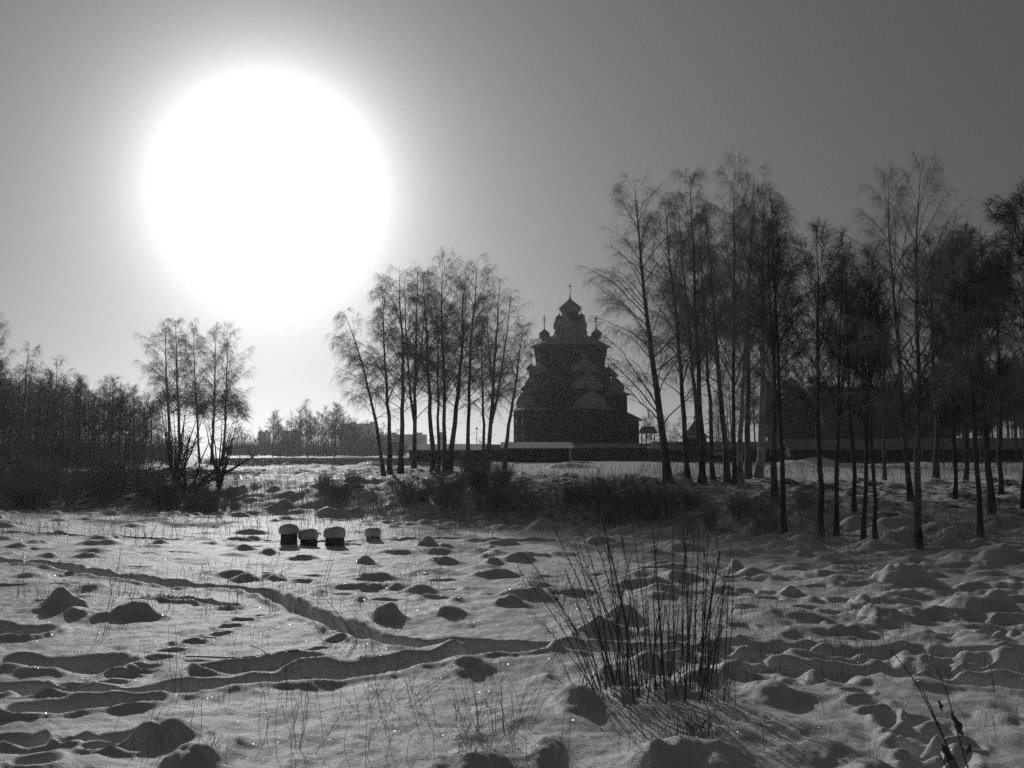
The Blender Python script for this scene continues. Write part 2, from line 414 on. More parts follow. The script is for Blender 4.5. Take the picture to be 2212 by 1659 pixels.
# hummocks seen in the photograph: centre x, base y, width, height (picture units)
HUM = [(345, 1604, 165, 88), (408, 1672, 150, 110), (490, 1622, 80, 28), (620, 1650, 110, 24), (425, 1507, 110, 22),
       (120, 1318, 130, 62), (282, 1332, 125, 46), (160, 1332, 90, 24), (215, 1336, 60, 18), (835, 1346, 95, 52), (785, 1218, 62, 26), (905, 1287, 95, 24), (968, 1336, 95, 30),
       (1103, 1310, 95, 28), (985, 1304, 48, 16), (685, 1286, 55, 17), (772, 1303, 55, 17), (588, 1258, 70, 24), (1065, 1221, 50, 22), (1110, 1215, 110, 16),
       (1030, 1655, 190, 66), (1182, 1626, 100, 58), (985, 1592, 150, 26), (760, 1622, 90, 20), (1010, 1448, 120, 44), (1375, 1445, 130, 26), (1180, 1465, 80, 22),
       (1250, 1525, 130, 70), (1330, 1475, 110, 56), (1345, 1510, 60, 40), (1450, 1500, 140, 40), (1520, 1480, 120, 48), (1425, 1445, 120, 40),
       (1300, 1372, 150, 44), (1345, 1346, 120, 44), (1440, 1380, 140, 30), (1410, 1275, 150, 30),
       (1490, 1650, 270, 115), (1580, 1672, 150, 70), (1420, 1668, 110, 60), (1680, 1510, 150, 48), (1590, 1462, 130, 52), (1570, 1600, 240, 50), (1800, 1640, 200, 55), (1900, 1690, 130, 60), (1720, 1580, 160, 30),
       (1975, 1268, 170, 66), (1868, 1313, 75, 38), (2065, 1314, 90, 26), (2140, 1250, 100, 22), (2010, 1336, 110, 22), (1710, 1288, 80, 28), (1630, 1255, 120, 30), (1590, 1232, 50, 30),
       (1480, 1190, 110, 26), (1300, 1178, 110, 26), (1740, 1202, 46, 22), (2130, 1385, 100, 20), (2180, 1330, 80, 24), (1760, 1300, 60, 16), (1950, 1250, 70, 22), (2190, 1560, 110, 30),
       (925, 1182, 46, 30), (545, 1164, 56, 15), (578, 1198, 48, 15), (525, 1191, 58, 18), (342, 1177, 50, 16), (962, 1183, 48, 14), (1040, 1188, 80, 16), (1060, 1180, 30, 10),
       (640, 1148, 30, 14), (720, 1148, 40, 16), (1000, 1140, 34, 16), (1080, 1148, 90, 18), (1160, 1146, 50, 16), (1420, 1165, 70, 18), (100, 1205, 70, 12), (180, 1205, 80, 14), (30, 1185, 60, 14), (60, 1248, 80, 18)]
for px, py, wpx, hpx in HUM:
    p = at(px, py); k = mpp(p[1]); a = wpx*k*0.36; h = hpx*k*(0.46 if py > 1560 else 0.54 if py > 1400 else 0.7)
    b = min(max(a*0.75, 0.22), 0.8)
    mound(p[0], p[1]+b*0.7, a, b, h, rs.uniform(-.25, .25))
# hummocks nobody placed by hand
for q in range(420):
    u = rs.uniform(-0.58, 0.58); F = float(np.interp(u, _fu, _ff))
    y = rs.uniform(15 if u < .2 else 11, F-1); s = rs.uniform(0.7, 1.4)
    if rs.rand() > 0.45+0.5*(y/F): continue
    mound(u*y, y, .30*s*rs.uniform(.8, 1.7), .26*s, (.04+.115*rs.rand()**1.5)*s, rs.uniform(-.4, .4))
for q in range(520):
    u = rs.uniform(-0.58, 0.58); F = float(np.interp(u, _fu, _ff)); y = F+rs.uniform(-4, 40)
    s = rs.uniform(0.7, 1.6); mound(u*y, y, .5*s, .4*s, .1+.16*rs.rand()*s, rs.uniform(-.4, .4))
for q in range(700):
    u = rs.uniform(-.42, -.06); y = rs.uniform(62, 190); s_ = rs.uniform(.8, 2.2)*(y/80)**.6; mound(u*y, y, .7*s_, .5*s_, .05+.11*rs.rand()*s_, rs.uniform(-.4, .4))
for px, py, r, h in ((1400, 1075, 3.0, .55), (1720, 985, 3.4, 1.1), (1770, 990, 3.0, .8), (1232, 1000, 2.6, .9), (2000, 985, 4.0, .7)):
    p = at(px, py) if py > 1010 else far(px, py, 120); mound(p[0], p[1], r, r*.7, h)

Zi = Z.copy()
def ground(x, y):
    r = math.hypot(x, y); t = math.atan2(x, y)
    a = float(np.interp(r, rad, np.arange(len(rad)))); b = float(np.interp(t, th, np.arange(len(th))))
    i = min(int(a), len(rad)-2); j = min(int(b), len(th)-2); fa = a-i; fb = b-j
    return float((Zi[i, j]*(1-fb)+Zi[i, j+1]*fb)*(1-fa)+(Zi[i+1, j]*(1-fb)+Zi[i+1, j+1]*fb)*fa)
def ground_many(x, y):
    r = np.hypot(x, y); t = np.arctan2(x, y)
    a = np.interp(r, rad, np.arange(len(rad))); b = np.interp(t, th, np.arange(len(th)))
    i = np.minimum(a.astype(int), len(rad)-2); j = np.minimum(b.astype(int), len(th)-2); fa = a-i; fb = b-j
    return (Zi[i, j]*(1-fb)+Zi[i, j+1]*fb)*(1-fa)+(Zi[i+1, j]*(1-fb)+Zi[i+1, j+1]*fb)*fa
nr, nc = Z.shape
me = bpy.data.meshes.new('ground')
V = np.stack([GX, GY, Z], -1).reshape(-1, 3)
V = np.vstack([V, [[0, 0, float(Z[0].mean())]]])
ii, jj = np.meshgrid(np.arange(nr-1), np.arange(nc-1), indexing='ij')
Q = np.stack([ii*nc+jj, ii*nc+jj+1, (ii+1)*nc+jj+1, (ii+1)*nc+jj], -1).reshape(-1, 4)[:, ::-1]
TT = np.array([[nr*nc, j+1, j] for j in range(nc-1)])[:, ::-1]
mb = MB(); mb.add(V, Q, TT); me = mb.mesh('ground', M_ground, True)
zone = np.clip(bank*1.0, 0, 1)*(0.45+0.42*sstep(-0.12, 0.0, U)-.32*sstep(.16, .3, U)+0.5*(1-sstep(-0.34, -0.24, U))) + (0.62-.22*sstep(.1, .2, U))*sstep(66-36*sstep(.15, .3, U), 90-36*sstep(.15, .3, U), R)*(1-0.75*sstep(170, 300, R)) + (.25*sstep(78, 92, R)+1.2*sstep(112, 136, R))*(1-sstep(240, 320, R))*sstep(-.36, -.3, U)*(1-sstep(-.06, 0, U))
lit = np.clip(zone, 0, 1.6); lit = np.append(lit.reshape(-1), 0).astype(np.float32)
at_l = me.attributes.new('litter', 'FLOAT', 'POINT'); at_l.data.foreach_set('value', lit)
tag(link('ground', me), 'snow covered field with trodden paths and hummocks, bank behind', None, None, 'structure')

# haze: one closed box of thin air
hb = MB(); hb.box((0, 0, 24), (6900, 6900, 66)); hz = hb.build('haze', None)
hz.location = (0, 0, 0); tag(hz, kind='stuff', label='thin winter haze over the field')
hm = bpy.data.materials.new('haze_air'); hm.use_nodes = True; t = hm.node_tree; t.nodes.clear()
ho = N(t, 'ShaderNodeOutputMaterial'); hv = N(t, 'ShaderNodeVolumePrincipled')
hv.inputs['Color'].default_value = grey(0.95); hv.inputs['Density'].default_value = HAZE_DENSITY; hv.inputs['Anisotropy'].default_value = HAZE_G
t.links.new(hv.outputs[0], ho.inputs['Volume']); hz.data.materials.append(hm)

# ------------------------------------------------------------------ church
def ogee(wd, h):
    half = [(0.40, 0.0), (0.47, .10), (0.50, .24), (0.47, .40), (0.38, .55), (0.25, .70), (0.12, .83), (0.04, .93), (0.0, 1.0)]
    L = [(x*wd, z*h) for x, z in half]
    return [(-x, z) for x, z in L] + [(x, z) for x, z in L[::-1][1:]]
def barrel(mb, wd, h, u0, u1, z0):
    """pointed barrel roof along +u (local x), width across y"""
    pr = ogee(wd, h); n = len(pr)
    V = [(u0, y, z0+z) for y, z in pr]+[(u1, y, z0+z) for y, z in pr]
    F = [[i, n+i, n+i+1, i+1] for i in range(n-1)]
    mb.poly(V, F+[list(range(n))[::-1], list(range(n, 2*n)), [0, n-1, 2*n-1, n]])
def prism8(mb, a0, z0, a1, z1, rot=PI/8, sides=8):
    k = 1/math.cos(PI/sides)
    mb.lathe([(a0*k, z0), (a1*k, z1)], sides, rot=rot)
DOME = [(0.42, 0.0), (0.46, .04), (0.80, .16), (0.97, .30), (1.0, .38), (0.96, .48), (0.80, .60), (0.56, .72), (0.34, .83), (0.17, .94), (0.07, 1.06), (0.04, 1.2)]
dmb = MB(); dmb.lathe([(0.44, -.55)]+DOME, 20); DOME_ME = dmb.mesh('dome', M_shingle, True)
cmb = MB()
cmb.box((0, 0, .5), (.055, .055, 1.0)); cmb.box((0, 0, .72), (.42, .05, .055)); cmb.box((0, 0, .86), (.2, .05, .05)); cmb.lathe([(0.02, -.02), (.08, .04), (.02, .1)], 8)
CROSS_ME = cmb.mesh('cross', M_iron)
ch = empty('wooden_church', (14.6, 230.0, ground(14.6, 230.0)-0.05), 0.0)
tag(ch, 'dark wooden church with many onion domes rising behind the long log wall', 'church')
H0 = 3.5                                                        # storeys below the wall's roof line
def dome(x, y, z, r, hcross):
    d = link('dome', DOME_ME, ch); d.location = (x, y, z); d.scale = (r, r, r*1.55)
    c = link('cross', CROSS_ME, d); c.location = (0, 0, 1.18)
    c.scale = (hcross/r*.8, hcross/r*.8, hcross/(r*1.55)); c.rotation_euler = (0, 0, 0.1)
ROT = math.radians(20)-PI/2                                      # the arm that faces the field
b = MB(); prism8(b, 7.7, 0, 7.9, 20+H0, ROT+PI/8); prism8(b, 7.9, 20+H0, 8.5, 24.2+H0, ROT+PI/8); b.build('tower_body', M_log, ch)
b = MB(); prism8(b, 9.4, 24.3+H0, 9.3, 24.55+H0, ROT+PI/8); prism8(b, 9.3, 24.56+H0, 6.0, 26.4+H0, ROT+PI/8); b.build('eave_roof', M_snowroof, ch)
b = MB(); prism8(b, 5.0, 26+H0, 3.5, 28.2+H0, ROT+PI/8); prism8(b, 3.7, 28.2+H0, 2.9, 29.6+H0, ROT+PI/8); b.build('upper_roof', M_snowroof, ch)
b = MB(); prism8(b, 3.0, 29.4+H0, 3.1, 31.4+H0, ROT+PI/8); b.lathe([(2.3, 31+H0), (2.1, 33.2+H0)], 16); b.build('drum', M_log, ch)
dome(0, 0, 32.4+H0, 2.75, 3.2)
for k in range(4):
    a = ROT+PI/4+k*PI/2; x, y = 3.0*math.cos(a), 3.0*math.sin(a)
    b = MB(); barrel(b, 4.2, 3.4, 0.2, 1.7, -1.2); o = b.build('barrel_roof', M_snowroof, ch); o.location = (2*math.cos(a), 2*math.sin(a), 30.0+H0); o.rotation_euler = (0, 0, a)
    dome(x, y, 31.3+H0, 1.0, 1.7)
mb8 = MB(); barrel(mb8, 4.4, 2.4, -3.4, -0.3, 0.6); B8 = mb8.mesh('barrel_roof', M_snowroof)
for k in range(8):
    a = ROT+PI/8+k*PI/4+math.radians(22.5); x, y = 7.0*math.cos(a), 7.0*math.sin(a)
    o = link('barrel_roof', B8, ch); o.location = (x, y, 23.9+H0); o.rotation_euler = (0, 0, a)
    dome(x, y, 26.5+H0, 1.4, 3.0)
win_me = MB(); win_me.box((0, 0, 0), (.12, .9, 1.4)); WIN_ME = win_me.mesh('window', M_glass)
for k in range(4):
    a = ROT+k*PI/2; tall = (k == 1)                              # the wing to the right is taller
    zl = 12.4 if tall else 8.3
    b = MB(); b.box((6.8, 0, (zl+H0)/2), (13.6, 8.4, zl+H0)); b.box((5.4, 0, (13.2+H0)/2), (10.8, 8.0, 13.2+H0)); b.box((4.4, 0, (17.6+H0)/2), (8.8, 7.4, 17.6+H0))
    o = b.build('wing', M_log, ch); o.rotation_euler = (0, 0, a)
    b = MB()
    V = [(-0, -5.2, 0), (14.6, -5.2, 0), (14.6, 5.2, 0), (0, 5.2, 0), (2, -3.6, .95), (13.0, -3.6, .95), (13.0, 3.6, .95), (2, 3.6, .95)]
    b.poly(V, [[0, 1, 5, 4], [1, 2, 6, 5], [2, 3, 7, 6], [3, 0, 4, 7], [4, 5, 6, 7], [3, 2, 1, 0]])
    o = b.build('skirt_roof', M_snowroof, ch); o.rotation_euler = (0, 0, a); o.location = (0, 0, zl+H0+.003)
    for (uf, z0, wd, h, ud, zt, rd) in ((13.2, zl+.8, 7.0, 3.7, 12.1, zl+4.6, 1.1), (10.9, 13.2, 7.4, 4.0, 10.5, 17.9, 1.3), (8.7, 17.5, 6.8, 3.3, 7.7, 20.9, 1.2)):
        b = MB(); barrel(b, wd, h, uf-5.5, uf, z0+H0); o = b.build('barrel_roof', M_snowroof, ch); o.rotation_euler = (0, 0, a)
        dome(ud*math.cos(a), ud*math.sin(a), zt+H0, rd, 2.0)
    for v in (-2.2, 2.2):
        for zz in (H0+1.8, H0+5.6):
            o = link('window', WIN_ME, ch); o.location = (13.62*math.cos(a)-v*math.sin(a), 13.62*math.sin(a)+v*math.cos(a), zz); o.rotation_euler = (0, 0, a)
a = ROT+PI/2
b = MB(); b.box((15.4, 0, (6.2+H0)/2), (3.6, 7.0, 6.2+H0)); o = b.build('porch_block', M_log, ch); o.rotation_euler = (0, 0, a)
b = MB(); b.poly([(13.6, -4.2, 8.2), (13.6, 4.2, 8.2), (18.2, 4.2, 6.3), (18.2, -4.2, 6.3), (13.6, -4.2, 7.9), (13.6, 4.2, 7.9), (18.2, 4.2, 6.1), (18.2, -4.2, 6.1)],
                 [[0, 3, 2, 1], [4, 5, 6, 7], [3, 7, 6, 2], [0, 4, 7, 3], [1, 2, 6, 5]]); o = b.build('porch_roof', M_shingle, ch); o.rotation_euler = (0, 0, a); o.location = (0, 0, H0)

# ------------------------------------------------------------------ long log walls, sheds and houses on the plateau
def gable_house(name, px0, px1, pyr, pye, Y, depth, label, cat, group=None, mat=M_log, over=0.5, roofmat=M_roofsnow, skew=0.0, posts=0, windows=0):
    """long building whose side faces the field: ridge height pyr, eave height pye, standing at distance Y"""
    A = far(px0, pye, Y); B = far(px1, pye, Y)
    cx = (A[0]+B[0])/2; L = B[0]-A[0]; gz = min(ground(A[0], Y), ground(B[0], Y), ground(cx, Y), ground(cx, Y+depth))-.15
    ze = A[2]-gz; zr = far(cx, pyr, Y+depth/2)[2]-gz
    root = empty(name, (cx, Y+depth/2, gz), skew); tag(root, label, cat, group)
    b = MB(); x, y = L/2, depth/2
    V = [(-x, -y, 0), (x, -y, 0), (x, y, 0), (-x, y, 0), (-x, -y, ze), (x, -y, ze), (x, y, ze), (-x, y, ze), (-x, 0, zr-.08), (x, 0, zr-.08)]
    b.poly(V, [[0, 1, 5, 4], [2, 3, 7, 6], [3, 0, 4, 8, 7], [1, 2, 6, 9, 5], [3, 2, 1, 0]]); b.build('wall', mat, root)
    th_ = 0.16; s = (zr-ze)/y
    for sg in (-1, 1):
        b = MB(); yo = sg*(y+over); zo = ze-s*over
        V = [(-x-over, 0, zr), (x+over, 0, zr), (x+over, yo, zo), (-x-over, yo, zo)]
        V += [(p[0], p[1], p[2]+th_) for p in V]
        b.poly(V, [[0, 1, 2, 3], [4, 7, 6, 5], [0, 3, 7, 4], [2, 1, 5, 6], [3, 2, 6, 7], [1, 0, 4, 5]]); b.build('roof', roofmat, root)
    for q in range(windows):
        xx = -x+L*(q+.5)/windows
        o = link('window', WIN_ME, root); o.location = (xx, -y-.02, ze*.55); o.rotation_euler = (0, 0, PI/2); o.scale = (1, .8, .7)
    for q in range(posts):
        b = MB(); b.box((-x+L*(q+.5)/posts, -y-.05, ze*.48), (.22, .1, ze*.96)); b.build('post', M_logdark, root)
    return root
Yw = 165.0
gable_house('wall_gallery', 884, 1054, 961, 972.5, Yw, 11.0, 'long low log gallery with grey snowy roof behind the middle birches', 'gallery', posts=9)
gable_house('gate_shed', 1055, 1090, 962, 971, Yw-4, 5.0, 'small dark gabled shed between the two snowy roofed galleries', 'shed', mat=M_logdark, roofmat=M_shingle)
gable_house('log_barn', 1090, 1231, 957, 968.5, Yw-12, 13.0, 'log barn with the brightest snowy roof, below the church', 'barn', posts=6, over=.7, roofmat=M_greyroof)
gable_house('wall_gallery', 1232, 1412, 959.5, 966, Yw+4, 3.6, 'long log wall with thin grey roof right below the church', 'gallery', posts=9, mat=M_logdark, roofmat=M_greyroof)
gable_house('wall_gallery', 1418, 1482, 956, 969, Yw, 3.6, 'short stretch of roofed log wall left of the tent roofed tower', 'gallery', mat=M_logdark, posts=4, roofmat=M_greyroof)
gable_house('wall_gallery', 1524, 1700, 956, 969, Yw, 3.6, 'roofed log wall right of the tent roofed tower, behind birch trunks', 'gallery', mat=M_logdark, posts=9, roofmat=M_greyroof)
gable_house('wall_gallery', 1706, 1960, 950, 968, Yw-8, 4.6, 'roofed log wall below the big house at right', 'gallery', mat=M_logdark, posts=11, roofmat=M_greyroof)
gable_house('wall_gallery', 1966, 2290, 948, 967, Yw-8, 4.6, 'roofed log wall running out of the picture behind the dense trees', 'gallery', mat=M_logdark, posts=14, roofmat=M_greyroof)
gable_house('log_house', 1796, 1964, 838, 934, 196, 15, 'large log house with high grey roof behind the right wall', 'house', mat=M_logdark, roofmat=M_oldshingle, windows=7, over=.9)
gable_house('log_house', 2008, 2062, 895, 938, 190, 10, 'smaller house with a steep pale roof right of the large log house', 'house', mat=M_logdark, roofmat=M_oldshingle, windows=2)
gable_house('log_house', 1690, 1782, 905, 940, 205, 10, 'low log house with broad roof left of the large log house', 'house', mat=M_logdark, roofmat=M_oldshingle, windows=4)
gable_house('entrance_porch', 1842, 1900, 899, 916, 192.5, 3.0, 'dark porch with its own roof in front of the large log house', 'porch', mat=M_logdark, roofmat=M_oldshingle)
# pyramid cap over the wall's corner
c = far(1413, 969, Yw-3); r0 = empty('corner_turret', (c[0], Yw-3, ground(c[0], Yw-3)-.1)); tag(r0, 'squat corner turret with pyramid snow cap beside the big leaning birch', 'turret')
zt = c[2]-r0.location.z
b = MB(); b.box((0, 0, zt/2), (2.0, 2.0, zt)); b.build('wall', M_logdark, r0)
b = MB(); b.lathe([(1.75, 0), (1.75, .12), (0.05, 1.0)], 4, c=(0, 0, zt), rot=PI/4); b.build('roof', M_roofsnow, r0)
# tent roofed tower
c = far(1501, 945, Yw+1); r0 = empty('tent_roof_tower', (c[0], Yw+1, ground(c[0], Yw+1)-.1)); tag(r0, 'low log tower with pointed tent roof and spire in the wall', 'tower')
zt = c[2]-r0.location.z; k = mpp(Yw)
b = MB(); prism8(b, 1.95, 0, 1.95, zt, 0); b.build('wall', M_logdark, r0)
b = MB(); b.lathe([(2.55, 0), (2.5, .18), (1.5, 1.05), (.35, 2.6), (.12, 2.95)], 8, c=(0, 0, zt)); b.build('tent_roof', M_shingle, r0)
b = MB(); b.lathe([(2.75, -.1), (2.6, .16), (2.2, .35), (2.2, .1)], 8, c=(0, 0, zt+.02)); b.build('eave_snow', M_roofsnow, r0)
b = MB(); b.lathe([(.12, 2.9), (.07, 3.3), (.2, 3.5), (.12, 3.75), (.04, 4.0), (.03, 4.9)], 8, c=(0, 0, zt)); b.build('spire', M_iron, r0)
# roofed gate with posts right of the church
c = far(1400, 936, 216); r0 = empty('roofed_gate', (c[0], 216, ground(c[0], 216)-.1)); tag(r0, 'open roofed gate on thin posts right of the church', 'gate')
zt = c[2]-r0.location.z
for q in range(4):
    b = MB(); b.box((-1.5+q*1.0, 0, zt/2), (.17, .17, zt)); b.build('post', M_logdark, r0)
b = MB(); b.poly([(-2.2, -1.3, 0), (2.2, -1.3, 0), (2.2, 1.3, 0), (-2.2, 1.3, 0), (-1.4, 0, 1.6), (1.4, 0, 1.6)], [[0, 1, 5, 4], [1, 2, 5], [2, 3, 4, 5], [3, 0, 4], [3, 2, 1, 0]]); o = b.build('roof', M_shingle, r0); o.location = (0, 0, zt)
b = MB(); b.box((0, .1, zt*.42), (3.0, .08, .12)); b.build('rail', M_logdark, r0)
# pale board on the gallery wall, white bar beside it
def slab(name, px0, px1, py0, py1, Y, label, cat, mat=M_board, depth=.1, legs=True):
    A = far(px0, py1, Y); B = far(px1, py0, Y); cx = (A[0]+B[0])/2; g = ground(cx, Y)
    r0 = empty(name, (cx, Y, g)); tag(r0, label, cat)
    b = MB(); b.box((0, 0, (A[2]+B[2])/2-g), (B[0]-A[0], depth, B[2]-A[2])); b.build('board', mat, r0)
    if legs:
        for sx in (-.36, .36):
            zt = A[2]-g
            b = MB(); b.box((sx*(B[0]-A[0]), depth/2+.05, (zt+.3)/2-.2), (.09, .09, zt+.7)); b.build('post', M_logdark, r0)
slab('notice_board', 996, 1011, 975.5, 984, Yw-2.5, 'pale blank notice board on two posts before the long gallery', 'sign')
slab('white_rail', 1016, 1037, 980.5, 982, Yw-2.3, 'thin white rail right of the pale notice board', 'rail')
slab('picket_screen', 1541, 1568, 977, 983, Yw-2.2, 'pale picket screen in the wall among the birch trunks', 'fence')
# added light-passing sheet, in place of the sunlit spot at the gallery's left end
M_sheet = bpy.data.materials.new('sunlit_spot_sheet'); M_sheet.use_nodes = True
t = M_sheet.node_tree; bb = t.nodes['Principled BSDF']; bb.inputs['Base Color'].default_value = grey(.85)
tr = N(t, 'ShaderNodeBsdfRefraction'); tr.inputs['Color'].default_value = grey(.9); tr.inputs['Roughness'].default_value = .6; tr.inputs['IOR'].default_value = 1.0; mx = N(t, 'ShaderNodeMixShader'); mx.inputs[0].default_value = .85
t.links.new(bb.outputs[0], mx.inputs[1]); t.links.new(tr.outputs[0], mx.inputs[2]); t.links.new(mx.outputs[0], t.nodes['Material Output'].inputs[0])
c = far(855, 968, Yw-3); g = ground(c[0], Yw-3)
r0 = empty('sunlit_spot_standin', (c[0], Yw-3, g)); tag(r0, 'small shelter sheet for the bright sunlit spot at the left end of the gallery', 'standin')
zz = c[2]-g
b = MB(); nn = 7; V = []
for i in range(nn):
    for j in range(nn):
        u_, v_ = i/(nn-1), j/(nn-1); V.append((-.55+1.15*u_+.12*v_, -.12*math.sin(u_*PI)*math.sin(v_*PI)+.03*math.sin(u_*9), zz-.75+.25*(1-u_)+v_*(.95+.35*u_)))
b.add(V, [[i*nn+j, i*nn+j+1, (i+1)*nn+j+1, (i+1)*nn+j] for i in range(nn-1) for j in range(nn-1)]); b.build('sheet', M_sheet, r0, True)
b = MB(); b.lathe([(.05, 0), (.35, .1), (.75, .14), (.9, .05), (.9, -.05)], 10, c=(.2, .1, zz+.95)); b.build('snow_cap', M_roofsnow, r0)
for sx in (-.7, .9):
    b = MB(); b.box((sx, .3, (zz+.8)/2-.2), (.12, .12, zz+1.2)); b.build('post', M_logdark, r0)
b = MB(); b.box((.1, .3, zz+.85), (1.9, .5, .14)); b.build('beam', M_logdark, r0)
# lamp posts
for px, pyt, lab in ((1030, 926, 'thin grey lamp post between the last two middle birches'), (869, 917, 'tall thin mast above the flat roofed blocks')):
    Y = 260; c = far(px, pyt, Y); g = ground(c[0], Y); h = c[2]-g
    r0 = empty('lamp_post' if px == 1030 else 'mast', (c[0], Y, g)); tag(r0, lab, 'lamp post' if px == 1030 else 'mast')
    b = MB(); b.tubes([[(0, 0, -.3), (0, 0, h*.5), (0, 0, h)]], [[.14, .11, .08]], 8, True); b.build('pole', M_metal, r0)
    if px == 1030: b = MB(); b.lathe([(.1, -.2), (.38, 0), (.3, .25), (.06, .4)], 10, c=(0, 0, h)); b.build('lamp_head', M_metal, r0)
    else: b = MB(); b.box((0, 0, h*.92), (.9, .12, .1)); b.build('crossbar', M_metal, r0)
# far apartment blocks
def block(px0, px1, pyt, Y, label, steps=()):
    A = far(px0, pyt, Y); B = far(px1, pyt, Y); cx = (A[0]+B[0])/2; g = ground(cx, Y)-.3; L = B[0]-A[0]; h = A[2]-g
    r0 = empty('apartment_block', (cx, Y, g)); tag(r0, label, 'building', 'far apartment blocks')
    b = MB(); b.box((0, 6, h/2), (L, 12, h)); b.build('wall', M_concrete, r0)
    b = MB(); b.box((0, 6, h+.35), (L+.4, 12.4, .7)); b.box((L*.2, 6, h+1.6), (L*.25, 4, 1.8)); b.build('roof', M_concrete, r0)
    n = max(2, int(h/3)); m = max(2, int(L/3.4)); b = MB(); b.box((0, 0, 0), (1.5, .12, 1.5)); wm = b.mesh('window', M_glass)
    for i in range(n):
        for j in range(m):
            o = link('window', wm, r0); o.location = (-L/2+L*(j+.5)/m, -.03, 1.6+i*(h-1)/n)
block(735, 772, 917, 900, 'left of two tall hazy apartment blocks behind the treeline')
block(776, 813, 916, 905, 'right of two tall hazy apartment blocks, nearest the leaning birch')
block(609, 645, 932, 880, 'lower hazy apartment block far left behind bare trees')
block(558, 578, 934, 890, 'leftmost narrow hazy block almost lost in the trees')
block(815, 862, 940, 860, 'long hazy block left of the mast, behind slender birches')
block(866, 920, 940, 850, 'long flat roofed block right of the mast')
c = far(953, 934, 600); g = ground(c[0], 600); r0 = empty('chimney', (c[0], 600, g)); tag(r0, 'hazy far chimney between the middle birch trunks', 'chimney')
b = MB(); b.tubes([[(0, 0, 0), (0, 0, (c[2]-g)*.5), (0, 0, c[2]-g)]], [[1.5, 1.2, 1.0]], 12, True); b.build('shaft', M_concrete, r0)
b = MB(); b.lathe([(1.05, 0), (1.25, .3), (1.25, .8), (1.0, 1.0)], 12, c=(0, 0, c[2]-g-.9)); b.build('rim', M_concrete, r0)

